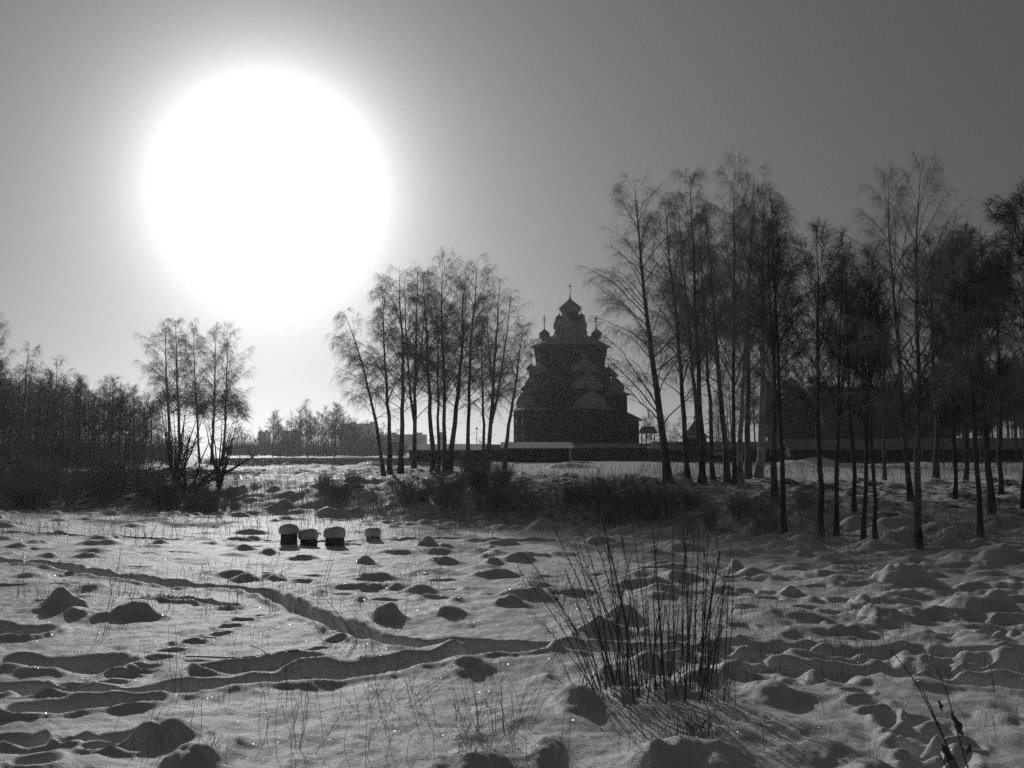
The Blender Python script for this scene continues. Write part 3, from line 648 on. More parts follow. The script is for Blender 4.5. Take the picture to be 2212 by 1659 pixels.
# ------------------------------------------------------------------ trees
def unit(v): return v/(np.linalg.norm(v, axis=-1, keepdims=True)+1e-9)
def gen_tree(seed, H=20.0, r0=0.2, cs=0.35, n1=34, spread=0.17, up=0.62, droop=1.0, ntw=2300, twl=(0.5, 1.4), twr=0.0062, path=None, fork=None, lens=None, sidebias=None, bark=None, dead=6):
    """bare tree: trunk with boughs, crown of branches and hanging twigs; returns two meshes"""
    g = np.random.RandomState(seed)
    K = 14; f = np.linspace(0, 1, K)
    wob = np.cumsum(g.normal(0, 0.055, (K, 2)), 0)*(H/20); wob -= wob[0]
    if path is None: px_ = wob
    else:
        pf = np.array([q[0] for q in path]); px_ = np.c_[np.interp(f, pf, [q[1] for q in path]), np.interp(f, pf, [q[2] for q in path])]+wob*.5
    TR = np.c_[px_, f*H]
    RR = r0*np.maximum((1-f)**0.85, 0.03); RR[0] *= 1.45; RR[1] *= 1.05
    tm = MB(); tm.tubes([TR], [RR], 8)
    trunks = [(TR, RR, cs)]
    if fork:
        for (ff, az, out_) in fork:
            i0 = np.array([np.interp(ff, f, TR[:, c]) for c in range(3)]); hh = H*(0.94-ff)*g.uniform(.85, 1.0)
            s = np.linspace(0, 1, 10)
            o = out_*H*(1-np.exp(-s*2.2))
            P = np.c_[i0[0]+o*math.cos(az)+np.cumsum(g.normal(0, .03, 10)), i0[1]+o*math.sin(az)+np.cumsum(g.normal(0, .03, 10)), i0[2]+s*hh]
            rr = np.interp(ff, f, RR)*.8*np.maximum((1-s)**.85, .04)
            tm.tubes([P], [rr], 6); trunks.append((P, rr, 0.15))
    anchors = []                                                   # (point, direction, radius, weight) for twigs
    subsP = []; subsR = []; bP = []; bR = []
    for ti, (TP, TRr, c0) in enumerate(trunks):
        n = int(n1*(1 if ti == 0 else .6)); kk = len(TP); tf = np.linspace(0, 1, kk)
        for q in range(n):
            t = c0+(0.98-c0)*((q+g.rand())/n); az = q*2.4+g.normal(0, .5)
            if sidebias is not None and g.rand() < sidebias[1]: az = sidebias[0]+g.normal(0, .85)
            p0 = np.array([np.interp(t, tf, TP[:, c]) for c in range(3)]); rb = float(np.interp(t, tf, TRr))
            tt = (t-c0)/(1-c0)
            prof = (0.62+0.95*tt)*(1-tt)**0.95*1.3+.05 if lens is None else lens(tt)
            L = H*spread*max(prof, .10)*g.uniform(.75, 1.25)*2.0
            s = np.linspace(0, 1, 7)
            el0 = min(up*PI/2*g.uniform(.74, 1.16)*(.94+.24*tt), 1.45)
            el = el0-droop*0.55*s**1.5*g.uniform(.6, 1.4)
            d = np.c_[np.cos(el)*math.cos(az), np.cos(el)*math.sin(az), np.sin(el)]
            d = d+g.normal(0, .10, d.shape)
            P = p0+np.vstack([[0, 0, 0], np.cumsum(d[:-1], 0)*L/6])
            r = min(rb*.42, .0062*L+.010)*(1-s*.85)
            bP.append(P); bR.append(r)
            nn = 3+int(L*1.7)
            for k in range(nn):
                v = g.uniform(.2, 1); q0 = np.array([np.interp(v, s, P[:, c]) for c in range(3)])
                dd = unit(np.array([np.interp(v, s, d[:, c]) for c in range(3)])+g.normal(0, .45, 3)+np.array([0, 0, .15*(1-droop)]))
                l = L*(1.05-v)*g.uniform(.3, .6)+.35
                s2 = np.linspace(0, 1, 4)[:, None]
                P2 = q0+dd*l*s2+np.array([0, 0, -1.0])*droop*(s2**2)*l*.35
                subsP.append(P2); subsR.append(np.interp(v, s, r)*.45*(1-np.linspace(0, .75, 4)))
                anchors.append((P2, l))
            anchors.append((P[3:], L*.5))
    tm2 = MB(); bP = np.array(bP); bR = np.maximum(np.array(bR), .007)
    tm.tubes(bP, bR, 4)
    cm = MB(); cm.tubes(np.array(subsP), np.maximum(np.array(subsR), twr*.95), 3)
    w_ = np.array([a[1] for a in anchors]); w_ /= w_.sum()
    idx = g.choice(len(anchors), ntw, p=w_)
    P0 = np.zeros((ntw, 3)); D0 = np.zeros((ntw, 3))
    for i, a in enumerate(idx):
        P = anchors[a][0]; v = g.uniform(.15, 1)*(len(P)-1); k = min(int(v), len(P)-2)
        P0[i] = P[k]+(P[k+1]-P[k])*(v-k); D0[i] = P[k+1]-P[k]
    D0 = unit(unit(D0)+g.normal(0, .5, D0.shape)+np.array([0, 0, .25*(1-droop)]))
    L = g.uniform(twl[0], twl[1], ntw)[:, None]
    A = P0; B = A+D0*L*.42+np.array([0, 0, -.12])*droop*L; C = B+unit(D0*(1-.75*min(droop, 1))+np.array([0, 0, -1.0])*droop*1.1+g.normal(0, .22, D0.shape))*L*.6
    cm.tubes(np.stack([A, B, C], 1), np.tile(np.array([1.15, 1.0, .5])*twr, (ntw, 1)), 3)
    if dead:                                                       # short dead stubs on the bare stem
        Ps = []; Rs = []
        for q in range(dead):
            t = g.uniform(.10, cs+.05); p0 = np.array([np.interp(t, f, TR[:, c]) for c in range(3)]); az = g.uniform(0, 2*PI); l = g.uniform(.5, 1.6)
            e = p0+np.array([math.cos(az)*l, math.sin(az)*l, l*g.uniform(-.1, .5)])
            Ps.append([p0, (p0+e)/2+[0, 0, .05], e]); Rs.append([.022, .014, .007])
        tm.tubes(np.array(Ps), np.array(Rs), 3)
    return tm.mesh('trunk', bark or M_bark, True), cm.mesh('crown', M_twigdark if bark is M_dark else M_twig), H
B_ = {}
FT = dict(twr=.0037, twl=(.45, 1.2))
plume = lambda t: (1.0+.15*t)*(1-t)**.72*.95+.08
B_['slim'] = gen_tree(1, cs=.27, spread=.145, up=.68, n1=30, ntw=6000, lens=plume, **FT)
B_['slim2'] = gen_tree(2, cs=.34, spread=.12, up=.72, n1=28, ntw=6400, lens=plume, **FT)
B_['fork'] = gen_tree(3, cs=.25, spread=.14, up=.70, n1=26, lens=plume, fork=[(.22, 2.9, .06), (.42, .3, .05)], ntw=6400, **FT)
B_['broad'] = gen_tree(4, cs=.27, spread=.175, up=.66, lens=plume, ntw=7000, n1=34, **FT)
B_['pale'] = gen_tree(5, cs=.34, spread=.125, up=.72, n1=28, lens=plume, ntw=5400, bark=M_pale, **FT)
B_['upright'] = gen_tree(6, cs=.34, spread=.13, up=.76, droop=.4, ntw=5600, twl=(.4, 1.0), twr=.006, r0=.2, bark=M_dark, dead=12)
B_['upright2'] = gen_tree(7, cs=.38, spread=.11, up=.76, droop=.35, ntw=5400, twl=(.4, 1.0), twr=.006, r0=.19, bark=M_dark, dead=14, fork=[(.35, 1.2, .05)])
B_['dense'] = gen_tree(8, cs=.42, spread=.16, up=.72, droop=.45, ntw=8500, twl=(.4, 1.0), twr=.0088, bark=M_dark, dead=10)
# one of a kind: the birch with long boughs sweeping left beside the church, and the leaning one
B_['sweep'] = gen_tree(21, H=20, r0=.27, cs=.17, n1=44, spread=.14, up=.58, droop=.8, ntw=6500, sidebias=(PI*.98, .36), path=[(0, 0, 0), (.3, -.75, 0), (.6, -1.55, 0), (1, -2.05, 0)],
                        lens=lambda t: (1.05-.1*t)*(1-t)**.62+.12, **FT)
B_['lean'] = gen_tree(22, H=16, r0=.2, cs=.32, n1=30, spread=.13, up=.48, droop=1.1, ntw=3200, sidebias=(PI*1.02, .45), path=[(0, 0, 0), (.3, -.75, 0), (.62, -2.0, 0), (.86, -3.3, 0), (1, -4.3, 0)], **FT)
# lighter meshes for the woods further off
for i, (sd, up, dr, sp, bk) in enumerate(((31, .68, .8, .12, M_bark), (32, .72, .3, .13, M_dark), (33, .64, .6, .16, M_bark), (34, .72, .2, .10, M_dark))):
    B_['far%d' % i] = gen_tree(sd, H=16, r0=.15, cs=(.14, .3, .08, .22)[i], n1=20, spread=sp, up=up, droop=dr, ntw=800, twr=.012, twl=(.6, 1.4), bark=bk, dead=4)

def put_tree(name, kind, x, y, h, label, cat, group=None, tilt=0.0, wide=1.0, rz=None, zoff=0.0, ty=0.0):
    tmsh, cmsh, H = B_[kind]
    root = empty(name); tag(root, label, cat, group)
    link('trunk', tmsh, root)
    if cmsh: link('crown', cmsh, root)
    s = h/H; rz = rs.uniform(0, 2*PI) if rz is None else rz
    Mx = Matrix.Translation((x, y, ground(x, y)-.08+zoff)) @ Matrix.Rotation(tilt, 4, 'Y') @ Matrix.Rotation(ty, 4, 'X') @ Matrix.Rotation(rz, 4, 'Z') @ Matrix.Diagonal((s*wide, s*wide, s, 1))
    root.rotation_mode = 'QUATERNION'
    root.matrix_basis = Mx
    return root
def tree_px(kind, bx, by, tx, ty_, label, group, wide=1.0, Y=None, name='birch_tree', cat='tree', rz=None, tilt=None):
    p = at(bx, by) if Y is None else far(bx, by, Y)
    Yd = p[1]; k = mpp(Yd)
    top = far(tx, ty_, Yd); h = top[2]-ground(p[0], Yd)
    tl = math.atan2(top[0]-p[0], h) if tilt is None else tilt
    return put_tree(name, kind, p[0], Yd, h/math.cos(tl), label, cat, group, tl, wide, rz)
GM = 'birches on the crest left of the church'
for a in [('lean', 829, 1025, 829, 661, 'birch leaning furthest left at the edge of the middle birches', 1, 80., 0., 0.),
          ('slim2', 843, 1020, 820, 622, 'slender birch just right of the leaning one', 1, 84., None, None),
          ('slim', 866, 1020, 848, 575, 'tall straight birch, third from the left in the middle stand', 1, 86., None, None),
          ('fork', 894, 1012, 902, 572, 'birch forking low down above a single thick foot, middle stand', .9, 92., .3, None),
          ('slim2', 934, 1020, 911, 585, 'birch tilting left from the foot of the close trio of trunks', 1, 85., None, None),
          ('slim2', 947, 1020, 944, 640, 'thinnest birch stem in the middle of the crest stand', .8, 88., None, None),
          ('broad', 962, 1022, 955, 556, 'thickest birch of the middle stand with the fullest crown', .85, 84., None, None),
          ('slim', 971, 1020, 992, 570, 'birch tilting right, close beside the thickest of the middle stand', 1.1, 87., None, None),
          ('slim', 1010, 1020, 1043, 553, 'tallest birch of the middle stand, standing free and tilting right', .8, 86., None, None),
          ('slim2', 1044, 1003, 1036, 690, 'small thin birch left of the forked one beside the church', 1, 98., None, None),
          ('fork', 1052, 1001, 1078, 596, 'forked birch with thick foot nearest the church on its left', 1, 100., 2.9, None),
          ('slim2', 1090, 1000, 1138, 700, 'low wispy birch leaning toward the church wall', 1.2, 104., None, None)]:
    tree_px(a[0], a[1], a[2], a[3], a[4], a[5], GM, a[6]*(1 if a[0] == 'lean' else 1.28), Y=a[7], rz=a[8], tilt=a[9])
GR = 'tall birches right of the church'
for a in [('sweep', 1444, 1044, 1444, 392, 'big leaning birch with long boughs sweeping left across the church', 1, 58., 0., 0.),
          ('slim', 1488, 1040, 1424, 428, 'birch right of the big sweeping one, bent left near its top', 1, 59., None, None),
          ('slim2', 1515, 1044, 1484, 370, 'slim straight birch with narrow feathery top near the tent tower', 1, 58., None, None),
          ('slim2', 1522, 1035, 1466, 420, 'thin birch stem half hidden behind the slim straight one', .9, 62., None, None),
          ('slim2', 1541, 1031, 1507, 470, 'thin birch bowing left, in front of the picket screen', .9, 63., None, None),
          ('slim', 1571, 1031, 1522, 420, 'birch with doubled stem left of the tallest trunk', 1.1, 63., None, None),
          ('broad', 1587, 1046, 1588, 354, 'tallest darkest birch trunk in the stand right of the church', .72, 57., None, None),
          ('pale', 1600, 1033, 1620, 440, 'pale barked birch touching the tallest dark trunk', 1, 62., None, None),
          ('slim', 1616, 1022, 1640, 364, 'birch with pointed top just right of the tallest one', 1, 70., None, None),
          ('pale', 1637, 1022, 1660, 400, 'pale thick birch at the right of the tall stand', 1.3, 70., None, None),
          ('upright2', 1694, 1162, 1668, 428, 'dark crooked tree standing low on the bank at the stand edge', .9, None, None, None),
          ('slim', 1674, 1090, 1690, 470, 'dark birch just behind the crooked tree on the bank', 1.2, None, None, None)]:
    tree_px(a[0], a[1], a[2], a[3], a[4], a[5], GR, a[6], Y=a[7], rz=a[8], tilt=a[9])
GF = 'dark bare trees on the right bank'
for a in [('upright', 1774, 1162, 1766, 494, 'dark bare tree with fan crown, first of the right bank row', 1, None),
          ('upright2', 1806, 1152, 1818, 505, 'dark bare tree with forked stem beside the fan crowned one', .9, None),
          ('upright', 1846, 1109, 1830, 560, 'slender dark tree set back behind the forked stem', .9, None),
          ('upright2', 1864, 1178, 1884, 555, 'thick footed tree low on the bank leaning slightly right', .9, None),
          ('upright', 1891, 1176, 1878, 548, 'straight dark tree at the foot of the bank before the house', .8, None),
          ('upright2', 1911, 1037, 1905, 600, 'far slim tree in line with the porch of the large house', .9, None),
          ('broad', 1968, 1082, 1916, 385, 'tall tree with wide airy crown set back on the bank', .9, None),
          ('broad', 1985, 1192, 1985, 362, 'nearest tallest tree on the right bank with wide rounded crown', .95, None),
          ('upright', 2022, 1034, 2018, 520, 'very thick doubled trunk at the top of the right bank', 1.2, None),
          ('dense', 2062, 1082, 2062, 530, 'dense black crowned tree left of the two leaning trunks', .8, None),
          ('dense', 2085, 1045, 2092, 510, 'dense black crowned tree further back beside its twin', .9, None),
          ('upright2', 2118, 1162, 2086, 500, 'dark tree low on the bank tilting left under the dense crowns', 1, None),
          ('slim', 2142, 1109, 2140, 470, 'slanting trunk with loose crown near the right edge', 1.2, None),
          ('upright', 2162, 1072, 2150, 560, 'thin slanting tree beside the one with the loose crown', 1, None),
          ('dense', 2212, 1100, 2205, 425, 'tree cut by the right edge with dense dark crown', .9, None),
          ('slim', 2250, 1150, 2245, 520, 'dark tree just beyond the right edge of the stand', 1, None)]:
    tree_px(a[0], a[1], a[2], a[3], a[4], a[5], GF, a[6], Y=a[7], name='bare_tree')
GL = 'tall birches above the left wood'
for a in [('slim', 370, 1005, 357, 690, 'leftmost tall birch above the left willow', 1.15, 120.),
          ('slim2', 386, 1005, 374, 690, 'tall birch sharing a crown with the leftmost one', 1.2, 122.),
          ('slim', 432, 1005, 418, 690, 'lone middle birch between the two pairs above the willows', .9, 121.),
          ('slim', 458, 1005, 464, 698, 'tall birch left of the outermost pair above the right willow', 1.1, 123.),
          ('broad', 482, 1005, 492, 705, 'outermost tall birch over the right willow with trailing twigs', .95, 120.)]:
    tree_px(a[0], a[1], a[2], a[3], a[4], a[5], GL, a[6], Y=a[7])

# willows with umbrella crowns
def gen_willow(seed, H, wd, nst, twn):
    g = np.random.RandomState(seed); tm = MB(); cm = MB(); An = []
    for q in range(nst):
        az = q*2*PI/nst+g.normal(0, .3); s = np.linspace(0, 1, 9); o = wd*g.uniform(.35, .95)
        zz = H*g.uniform(.78, .98)
        P = np.c_[np.cos(az)*o*(s**.8)+np.cumsum(g.normal(0, .05, 9)), np.sin(az)*o*(s**.8)*.8+np.cumsum(g.normal(0, .05, 9)), zz*(s**1.0)*(1-.1*(o/wd)**2)]
        tm.tubes([P], [.085*np.maximum(1-s, .08)**.8], 6)
        for k in range(9):
            v = g.uniform(.45, 1); p0 = np.array([np.interp(v, s, P[:, c]) for c in range(3)]); a2 = g.uniform(0, 2*PI); l = g.uniform(.5, 1.4)
            e = p0+np.array([math.cos(a2)*l, math.sin(a2)*l, l*.35]); e[2] = min(e[2], H*(1-.22*((e[0]**2+e[1]**2)/wd**2)))
            P2 = np.array([p0, (p0+e)/2+[0, 0, .12], e]); cm.tubes([P2], [[.022, .015, .01]], 3); An.append(P2)
    rr = wd*np.sqrt(g.rand(twn)); az = g.uniform(0, 2*PI, twn); lump = 1+.06*np.sin(az*5+seed)
    z = H*(1-.20*(rr/wd)**2.2)*lump-np.abs(g.normal(0, .22, twn))
    A = np.c_[rr*np.cos(az), rr*np.sin(az), z]; out_ = np.c_[np.cos(az), np.sin(az), 0*az]
    D = unit(out_+g.normal(0, .55, A.shape)+[0, 0, .1]); L = g.uniform(.25, .7, twn)[:, None]
    B = A+D*L*.5; C = B+unit(D*[1, 1, .2]+[0, 0, -.7])*L*.6
    cm.tubes(np.stack([A-D*L*.3-[0, 0, .12], A, B, C], 1), np.tile(np.array([.008, .008, .0075, .004]), (twn, 1)), 3)
    return tm.mesh('trunk', M_dark, True), cm.mesh('crown', M_twig), H
B_['willow'] = gen_willow(41, 7.0, 1.9, 9, 1500)
B_['willow2'] = gen_willow(42, 7.0, 1.75, 8, 1350)
p = at(379, 1040); put_tree('willow_tree', 'willow', p[0], p[1], (1040-846)*mpp(p[1]), 'left willow with flat umbrella crown over dark stems', 'tree', 'willows by the left bank', 0, 1.0, 0.4)
p = at(455, 1060); put_tree('willow_tree', 'willow2', p[0]+.6, p[1], (1060-852)*mpp(p[1]), 'right willow with domed umbrella crown and spreading low limbs', 'tree', 'willows by the left bank', .03, 1.0, 1.1)
lm = MB()                                                         # low limbs spreading from the willows' foot
r0 = empty('fallen_willow'); p = at(412, 1062); r0.location = (p[0], p[1], ground(p[0], p[1])); tag(r0, 'low sprawling willow limbs leaning right along the snow', 'tree')
k = mpp(p[1])
def limb(pts, rr): return [np.array([((x-412)*k, -.3*i*.2, (1062-y)*k) for i, (x, y) in enumerate(pts)])], [np.linspace(rr, rr*.25, len(pts))]
for pts, rr in (([(405, 1066), (440, 1040), (470, 1015), (492, 985), (500, 950)], .17), ([(412, 1064), (450, 1043), (490, 1022), (515, 1008), (545, 990), (560, 1000)], .14), ([(400, 1066), (385, 1040), (372, 1010), (366, 960)], .17), ([(402, 1066), (396, 1020), (404, 980), (408, 940)], .13), ([(408, 1064), (425, 1030), (432, 1000), (450, 960)], .12)):
    b = MB(); P, Rr = limb(pts, rr); b.tubes(P, Rr, 6)
    P = P[0]
    for q in range(14):
        i = rs.randint(1, len(P)-1); e = P[i]+np.array([rs.uniform(-.9, .9), rs.uniform(-.5, .5), rs.uniform(.2, 1.2)]); b.tubes([[P[i], (P[i]+e)/2+[0, 0, .08], e]], [[.035, .02, .01]], 3)
    b.build('limb', M_dark, r0)

# pines and background woods
def gen_pine(seed, H=17, layers=26, cs=.3):
    g = np.random.RandomState(seed); tm = MB(); cm = MB(); f = np.linspace(0, 1, 8)
    TR = np.c_[np.cumsum(g.normal(0, .04, (8, 2)), 0), f*H]; tm.tubes([TR], [.2*np.maximum(1-f, .04)], 6)
    for q in range(layers):
        t = cs+(1-cs)*(q/layers); L = H*.16*(1-((t-cs)/(1-cs))**1.6)+.5
        for k in range(4):
            az = g.uniform(0, 2*PI); p0 = np.array([0, 0, t*H])+np.array([TR[int(t*7), 0], TR[int(t*7), 1], 0]); l = L*g.uniform(.6, 1.1)
            e = p0+np.array([math.cos(az)*l, math.sin(az)*l, l*.15]); tm.tubes([[p0, (p0+e)/2, e]], [[.045, .03, .015]], 3)
            n = 34; c = p0+(e-p0)*g.uniform(.35, 1.05, n)[:, None]+g.normal(0, .22, (n, 3))
            d = unit(g.normal(0, 1, (n, 3))+np.array([math.cos(az), math.sin(az), .2])); s_ = g.uniform(.12, .3, n)[:, None]
            cm.tubes(np.stack([c-d*s_, c, c+d*s_], 1), np.tile([.03, .075, .01], (n, 1)), 3)
    return tm.mesh('trunk', M_dark, True), cm.mesh('crown', M_needle), H
B_['pine'] = gen_pine(51); B_['pine2'] = gen_pine(52, cs=.5, layers=18)

def bunch(n, px, pyt, Yr, kinds, label, group, wide=1.0, name='bare_tree', pat=None):
    """a wood: n trees between two bearings, tops following a skyline"""
    pxs = [q[0] for q in pat]; tops = [q[1] for q in pat]
    for q in range(n):
        x = px[0]+(px[1]-px[0])*((q+rs.rand())/n); Y = rs.uniform(*Yr)
        p = far(x, 980, Y); g = ground(p[0], Y); top = far(x, np.interp(x, pxs, tops)+rs.uniform(-6, 40), Y)[2]
        put_tree(name, kinds[rs.randint(len(kinds))], p[0], Y, max(top-g, 3.5), label, 'tree', group, rs.normal(0, .03), wide*rs.uniform(.85, 1.3))
LEFT = [(-120, 770), (0, 778), (20, 790), (62, 782), (85, 806), (120, 790), (160, 800), (190, 815), (240, 812), (280, 818), (320, 850), (360, 880), (560, 900)]
KF = ['far0', 'far1', 'far2', 'far3']
bunch(48, (-110, 330), None, (120, 155), KF, 'bare tree in the dense dark wood at the left edge', 'trees of the left wood', 1.1, pat=LEFT)
bunch(70, (-110, 360), None, (160, 290), KF, 'bare tree in the hazier back rows of the left wood', 'back rows of the left wood', 1.1, pat=[(a, b+12) for a, b in LEFT])
tree_px('far0', 40, 1000, 66, 738, 'tree with long leaning top standing above the left wood', None, 1.3, Y=125., name='bare_tree')
tree_px('far2', 116, 1000, 122, 766, 'round fan crowned tree standing above the left wood', None, 1.1, Y=128., name='bare_tree')
tree_px('slim', -8, 1000, -4, 680, 'tall tree cut by the left edge above the wood', None, 1.0, Y=118., name='bare_tree')
MID = [(500, 905), (520, 893), (545, 905), (570, 925), (590, 880), (615, 890), (640, 880), (660, 868), (690, 880), (720, 860), (750, 885), (790, 890), (830, 905), (870, 925), (1100, 945)]
bunch(90, (490, 880), None, (330, 500), KF, 'hazy bare tree in the far line beyond the snow strip', 'far treeline', 1.1, pat=[(a, b+8) for a, b in MID])
bunch(28, (500, 860), None, (280, 340), KF, 'nearer hazy bare tree along the snow strip', 'nearer far trees', .9, pat=[(a, b+18) for a, b in MID])
tree_px('far3', 664, 990, 662, 862, 'dark pointed tree standing highest in the far treeline', None, 1.3, Y=290., name='bare_tree')
tree_px('far3', 722, 990, 722, 868, 'straight slim tree left of the far apartment blocks', None, .8, Y=240., name='bare_tree')
bunch(24, (860, 1130), None, (420, 560), KF, 'small hazy tree beyond the long gallery', 'trees beyond the gallery', 1.2, pat=[(860, 938), (980, 930), (1050, 945), (1130, 940)])
BACK = [(1340, 900), (1400, 880), (1450, 890), (1530, 850), (1570, 800), (1640, 770), (1720, 790), (1800, 800), (1900, 800), (2000, 770), (2100, 760), (2212, 740), (2330, 720)]
bunch(16, (1345, 1480), None, (250, 300), KF, 'small bare tree behind the wall right of the church', 'small trees right of the church', 1.0, pat=BACK)
bunch(70, (1535, 2330), None, (212, 270), KF, 'bare tree of the wood behind the houses', 'wood behind the houses', .9, pat=BACK)
bunch(40, (1640, 2330), None, (212, 250), ['pine', 'pine2'], 'dark pine of the wood behind the houses', 'pines behind the houses', .9, 'pine_tree', pat=[(a, b+25) for a, b in BACK])
bunch(20, (1950, 2330), None, (120, 150), ['pine', 'pine2', 'far3', 'far1'], 'dark pine in front of the right hand wall', 'pines at the right edge', 1.0, 'pine_tree', pat=[(1980, 830), (2100, 790), (2212, 770), (2330, 740)])

# ------------------------------------------------------------------ bushes and undergrowth of the bank
def gen_bush(seed, n=58, h=1.8, wd=.8):
    g = np.random.RandomState(seed); m = MB()
    az = g.uniform(0, 2*PI, n); r = g.rand(n)**.5*wd*.35; o = g.rand(n)*wd; hh = h*g.uniform(.55, 1.0, n)
    A = np.c_[np.cos(az)*r, np.sin(az)*r, np.zeros(n)-.1]; C = np.c_[np.cos(az)*(r+o), np.sin(az)*(r+o), hh]; Bm = (A+C)/2+np.c_[-np.cos(az)*o*.15, -np.sin(az)*o*.15, 0*hh]
    m.tubes(np.stack([A, Bm, C], 1), np.tile([.011, .009, .005], (n, 1)), 3)
    k = 4; t = g.uniform(.3, .95, (n, k))[:, :, None]; S = (A[:, None]*(1-t)+C[:, None]*t).reshape(-1, 3)
    d = unit(g.normal(0, .6, S.shape)+np.array([0, 0, .8])); l = g.uniform(.2, .6, len(S))[:, None]
    m.tubes(np.stack([S, S+d*l*.5, S+d*l+g.normal(0, .03, S.shape)], 1), np.tile([.008, .007, .004], (len(S), 1)), 3)
    return m.mesh('bush', M_bush)
BUSH = [gen_bush(60+i, h=[1.7, 1.3, 2.0, 1.5][i], wd=[.8, 1.0, .7, 1.1][i]) for i in range(4)]
def bushes(n, px, py, sc_, label, group, dens=None):
    c = 0
    while c < n:
        x = rs.uniform(*px); y = rs.uniform(*py); p = at(x, y)
        o = link('bush', BUSH[rs.randint(4)]); s = rs.uniform(*sc_)
        o.location = (p[0], p[1], ground(p[0], p[1])); o.scale = (s*1.15, s*1.15, s); o.rotation_euler = (rs.normal(0, .06), rs.normal(0, .06), rs.uniform(0, 6.3))
        tag(o, label, 'bush', group); c += 1
bushes(20, (960, 1420), (1082, 1140), (.6, 1.05), 'leafless dark bush in the thicket on the bank below the church', 'thicket below the church')
bushes(14, (1400, 1760), (1095, 1165), (.5, .85), 'leafless dark bush at the foot of the bank under the tall birches', 'bushes under the tall birches')
bushes(24, (690, 1010), (1045, 1095), (.4, .85), 'small leafless bush on the slope below the middle birches', 'bushes below the middle birches')
bushes(36, (-60, 330), (1012, 1098), (.7, 1.5), 'leafless bush in the dark scrub before the left wood', 'scrub before the left wood')
bushes(22, (320, 520), (1070, 1106), (.4, .9), 'small leafless bush near the willows', 'bushes near the willows')
bushes(9, (1000, 1120), (1035, 1075), (.6, 1.1), 'tall leafless bush on the crest in front of the gate shed', 'bushes on the crest')
def far_bushes(n, px, Yr, hr, wide, label, group):
    for q in range(n):
        x = px[0]+(px[1]-px[0])*((q+rs.rand())/n); Y = rs.uniform(*Yr); p = far(x, 990, Y)
        o = link('bush', BUSH[rs.randint(4)]); s = rs.uniform(*hr)/1.7
        o.location = (p[0], Y, ground(p[0], Y)); o.scale = (s*wide, s*wide, s); o.rotation_euler = (0, 0, rs.uniform(0, 6.3)); tag(o, label, 'bush', group)
far_bushes(60, (-110, 380), (112, 200), (2.2, 6.0), 1.3, 'tall bush filling the foot of the dark left wood', 'underwood of the left wood')
far_bushes(70, (490, 870), (320, 520), (4.0, 8.5), 1.5, 'hazy bush at the foot of the far treeline', 'underwood of the far treeline')
far_bushes(30, (1540, 2320), (205, 260), (3.0, 6.0), 1.3, 'bush at the foot of the wood behind the houses', 'underwood behind the houses')
# undergrowth: thin stems nobody could count
def stems(n, px, py, hr, r, mat=None):
    p = at_many(rs.uniform(px[0], px[1], n), rs.uniform(py[0], py[1], n)); z = ground_many(p[:, 0], p[:, 1])
    h = rs.uniform(hr[0], hr[1], n); d = rs.normal(0, .16, (n, 2))*h[:, None]
    P = np.stack([np.c_[p[:, 0], p[:, 1], z-.05], np.c_[p[:, :2]+d*.4, z+h*.55], np.c_[p[:, :2]+d, z+h]], 1)
    return P, np.tile([r, r*.85, r*.5], (n, 1))
um = MB()
for n, px, py, hr, r in ((1700, (950, 1480), (1060, 1145), (.4, 1.1), .010), (1500, (1450, 1800), (1090, 1180), (.3, .8), .008), (1500, (1750, 2300), (1090, 1205), (.12, .45), .007), (1500, (680, 1000), (1035, 1130), (.25, .8), .010),
                         (700, (500, 720), (1010, 1130), (.2, .6), .009), (1400, (-100, 480), (1005, 1108), (.4, 1.2), .011), (900, (900, 2250), (1003, 1045), (.3, .9), .014), (900, (-60, 1500), (1110, 1165), (.2, .6), .008), (1500, (480, 900), (990.5, 1004), (.25, .7), .016), (700, (480, 760), (1010, 1110), (.15, .5), .008), (2600, (1380, 2280), (984, 1030), (.3, 1.0), .014)):
    P, Rr = stems(n, px, py, hr, r); um.tubes(P, Rr, 3)
tag(um.build('undergrowth', M_straw), 'dark dry weed stems covering the bank', kind='stuff')
gm = MB()
for n, m, px, py, hr, r, spr in ((46, 8, (0, 1500), (1165, 1330), (.12, .6), .0038, .35), (16, 7, (0, 1300), (1330, 1640), (.15, .5), .002, .16), (52, 8, (1500, 2220), (1200, 1480), (.1, .45), .0033, .3), (12, 6, (1300, 2200), (1480, 1650), (.1, .35), .0019, .12)):
    c = np.repeat(at_many(rs.uniform(px[0], px[1], n), rs.uniform(py[0], py[1], n)), m, 0); c[:, :2] += rs.normal(0, spr, (n*m, 2))
    z = ground_many(c[:, 0], c[:, 1]); h = np.repeat(rs.uniform(.5, 1, n), m)*rs.uniform(hr[0], hr[1], n*m); d = (np.repeat(rs.normal(0, .18, (n, 2)), m, 0)+rs.normal(0, .22, (n*m, 2)))*h[:, None]
    P = np.stack([np.c_[c[:, :2], z-.04], np.c_[c[:, :2]+d*.25, z+h*.5], np.c_[c[:, :2]+d*.7, z+h*.85], np.c_[c[:, :2]+d*1.5, z+h*(1-.4*np.hypot(d[:, 0], d[:, 1])/h)]], 1)
    gm.tubes(P, np.tile([r, r*.9, r*.7, r*.4], (n*m, 1)), 3)
tag(gm.build('dry_grass', M_dry), 'scattered single dry grass stalks poking from the snow', kind='stuff')

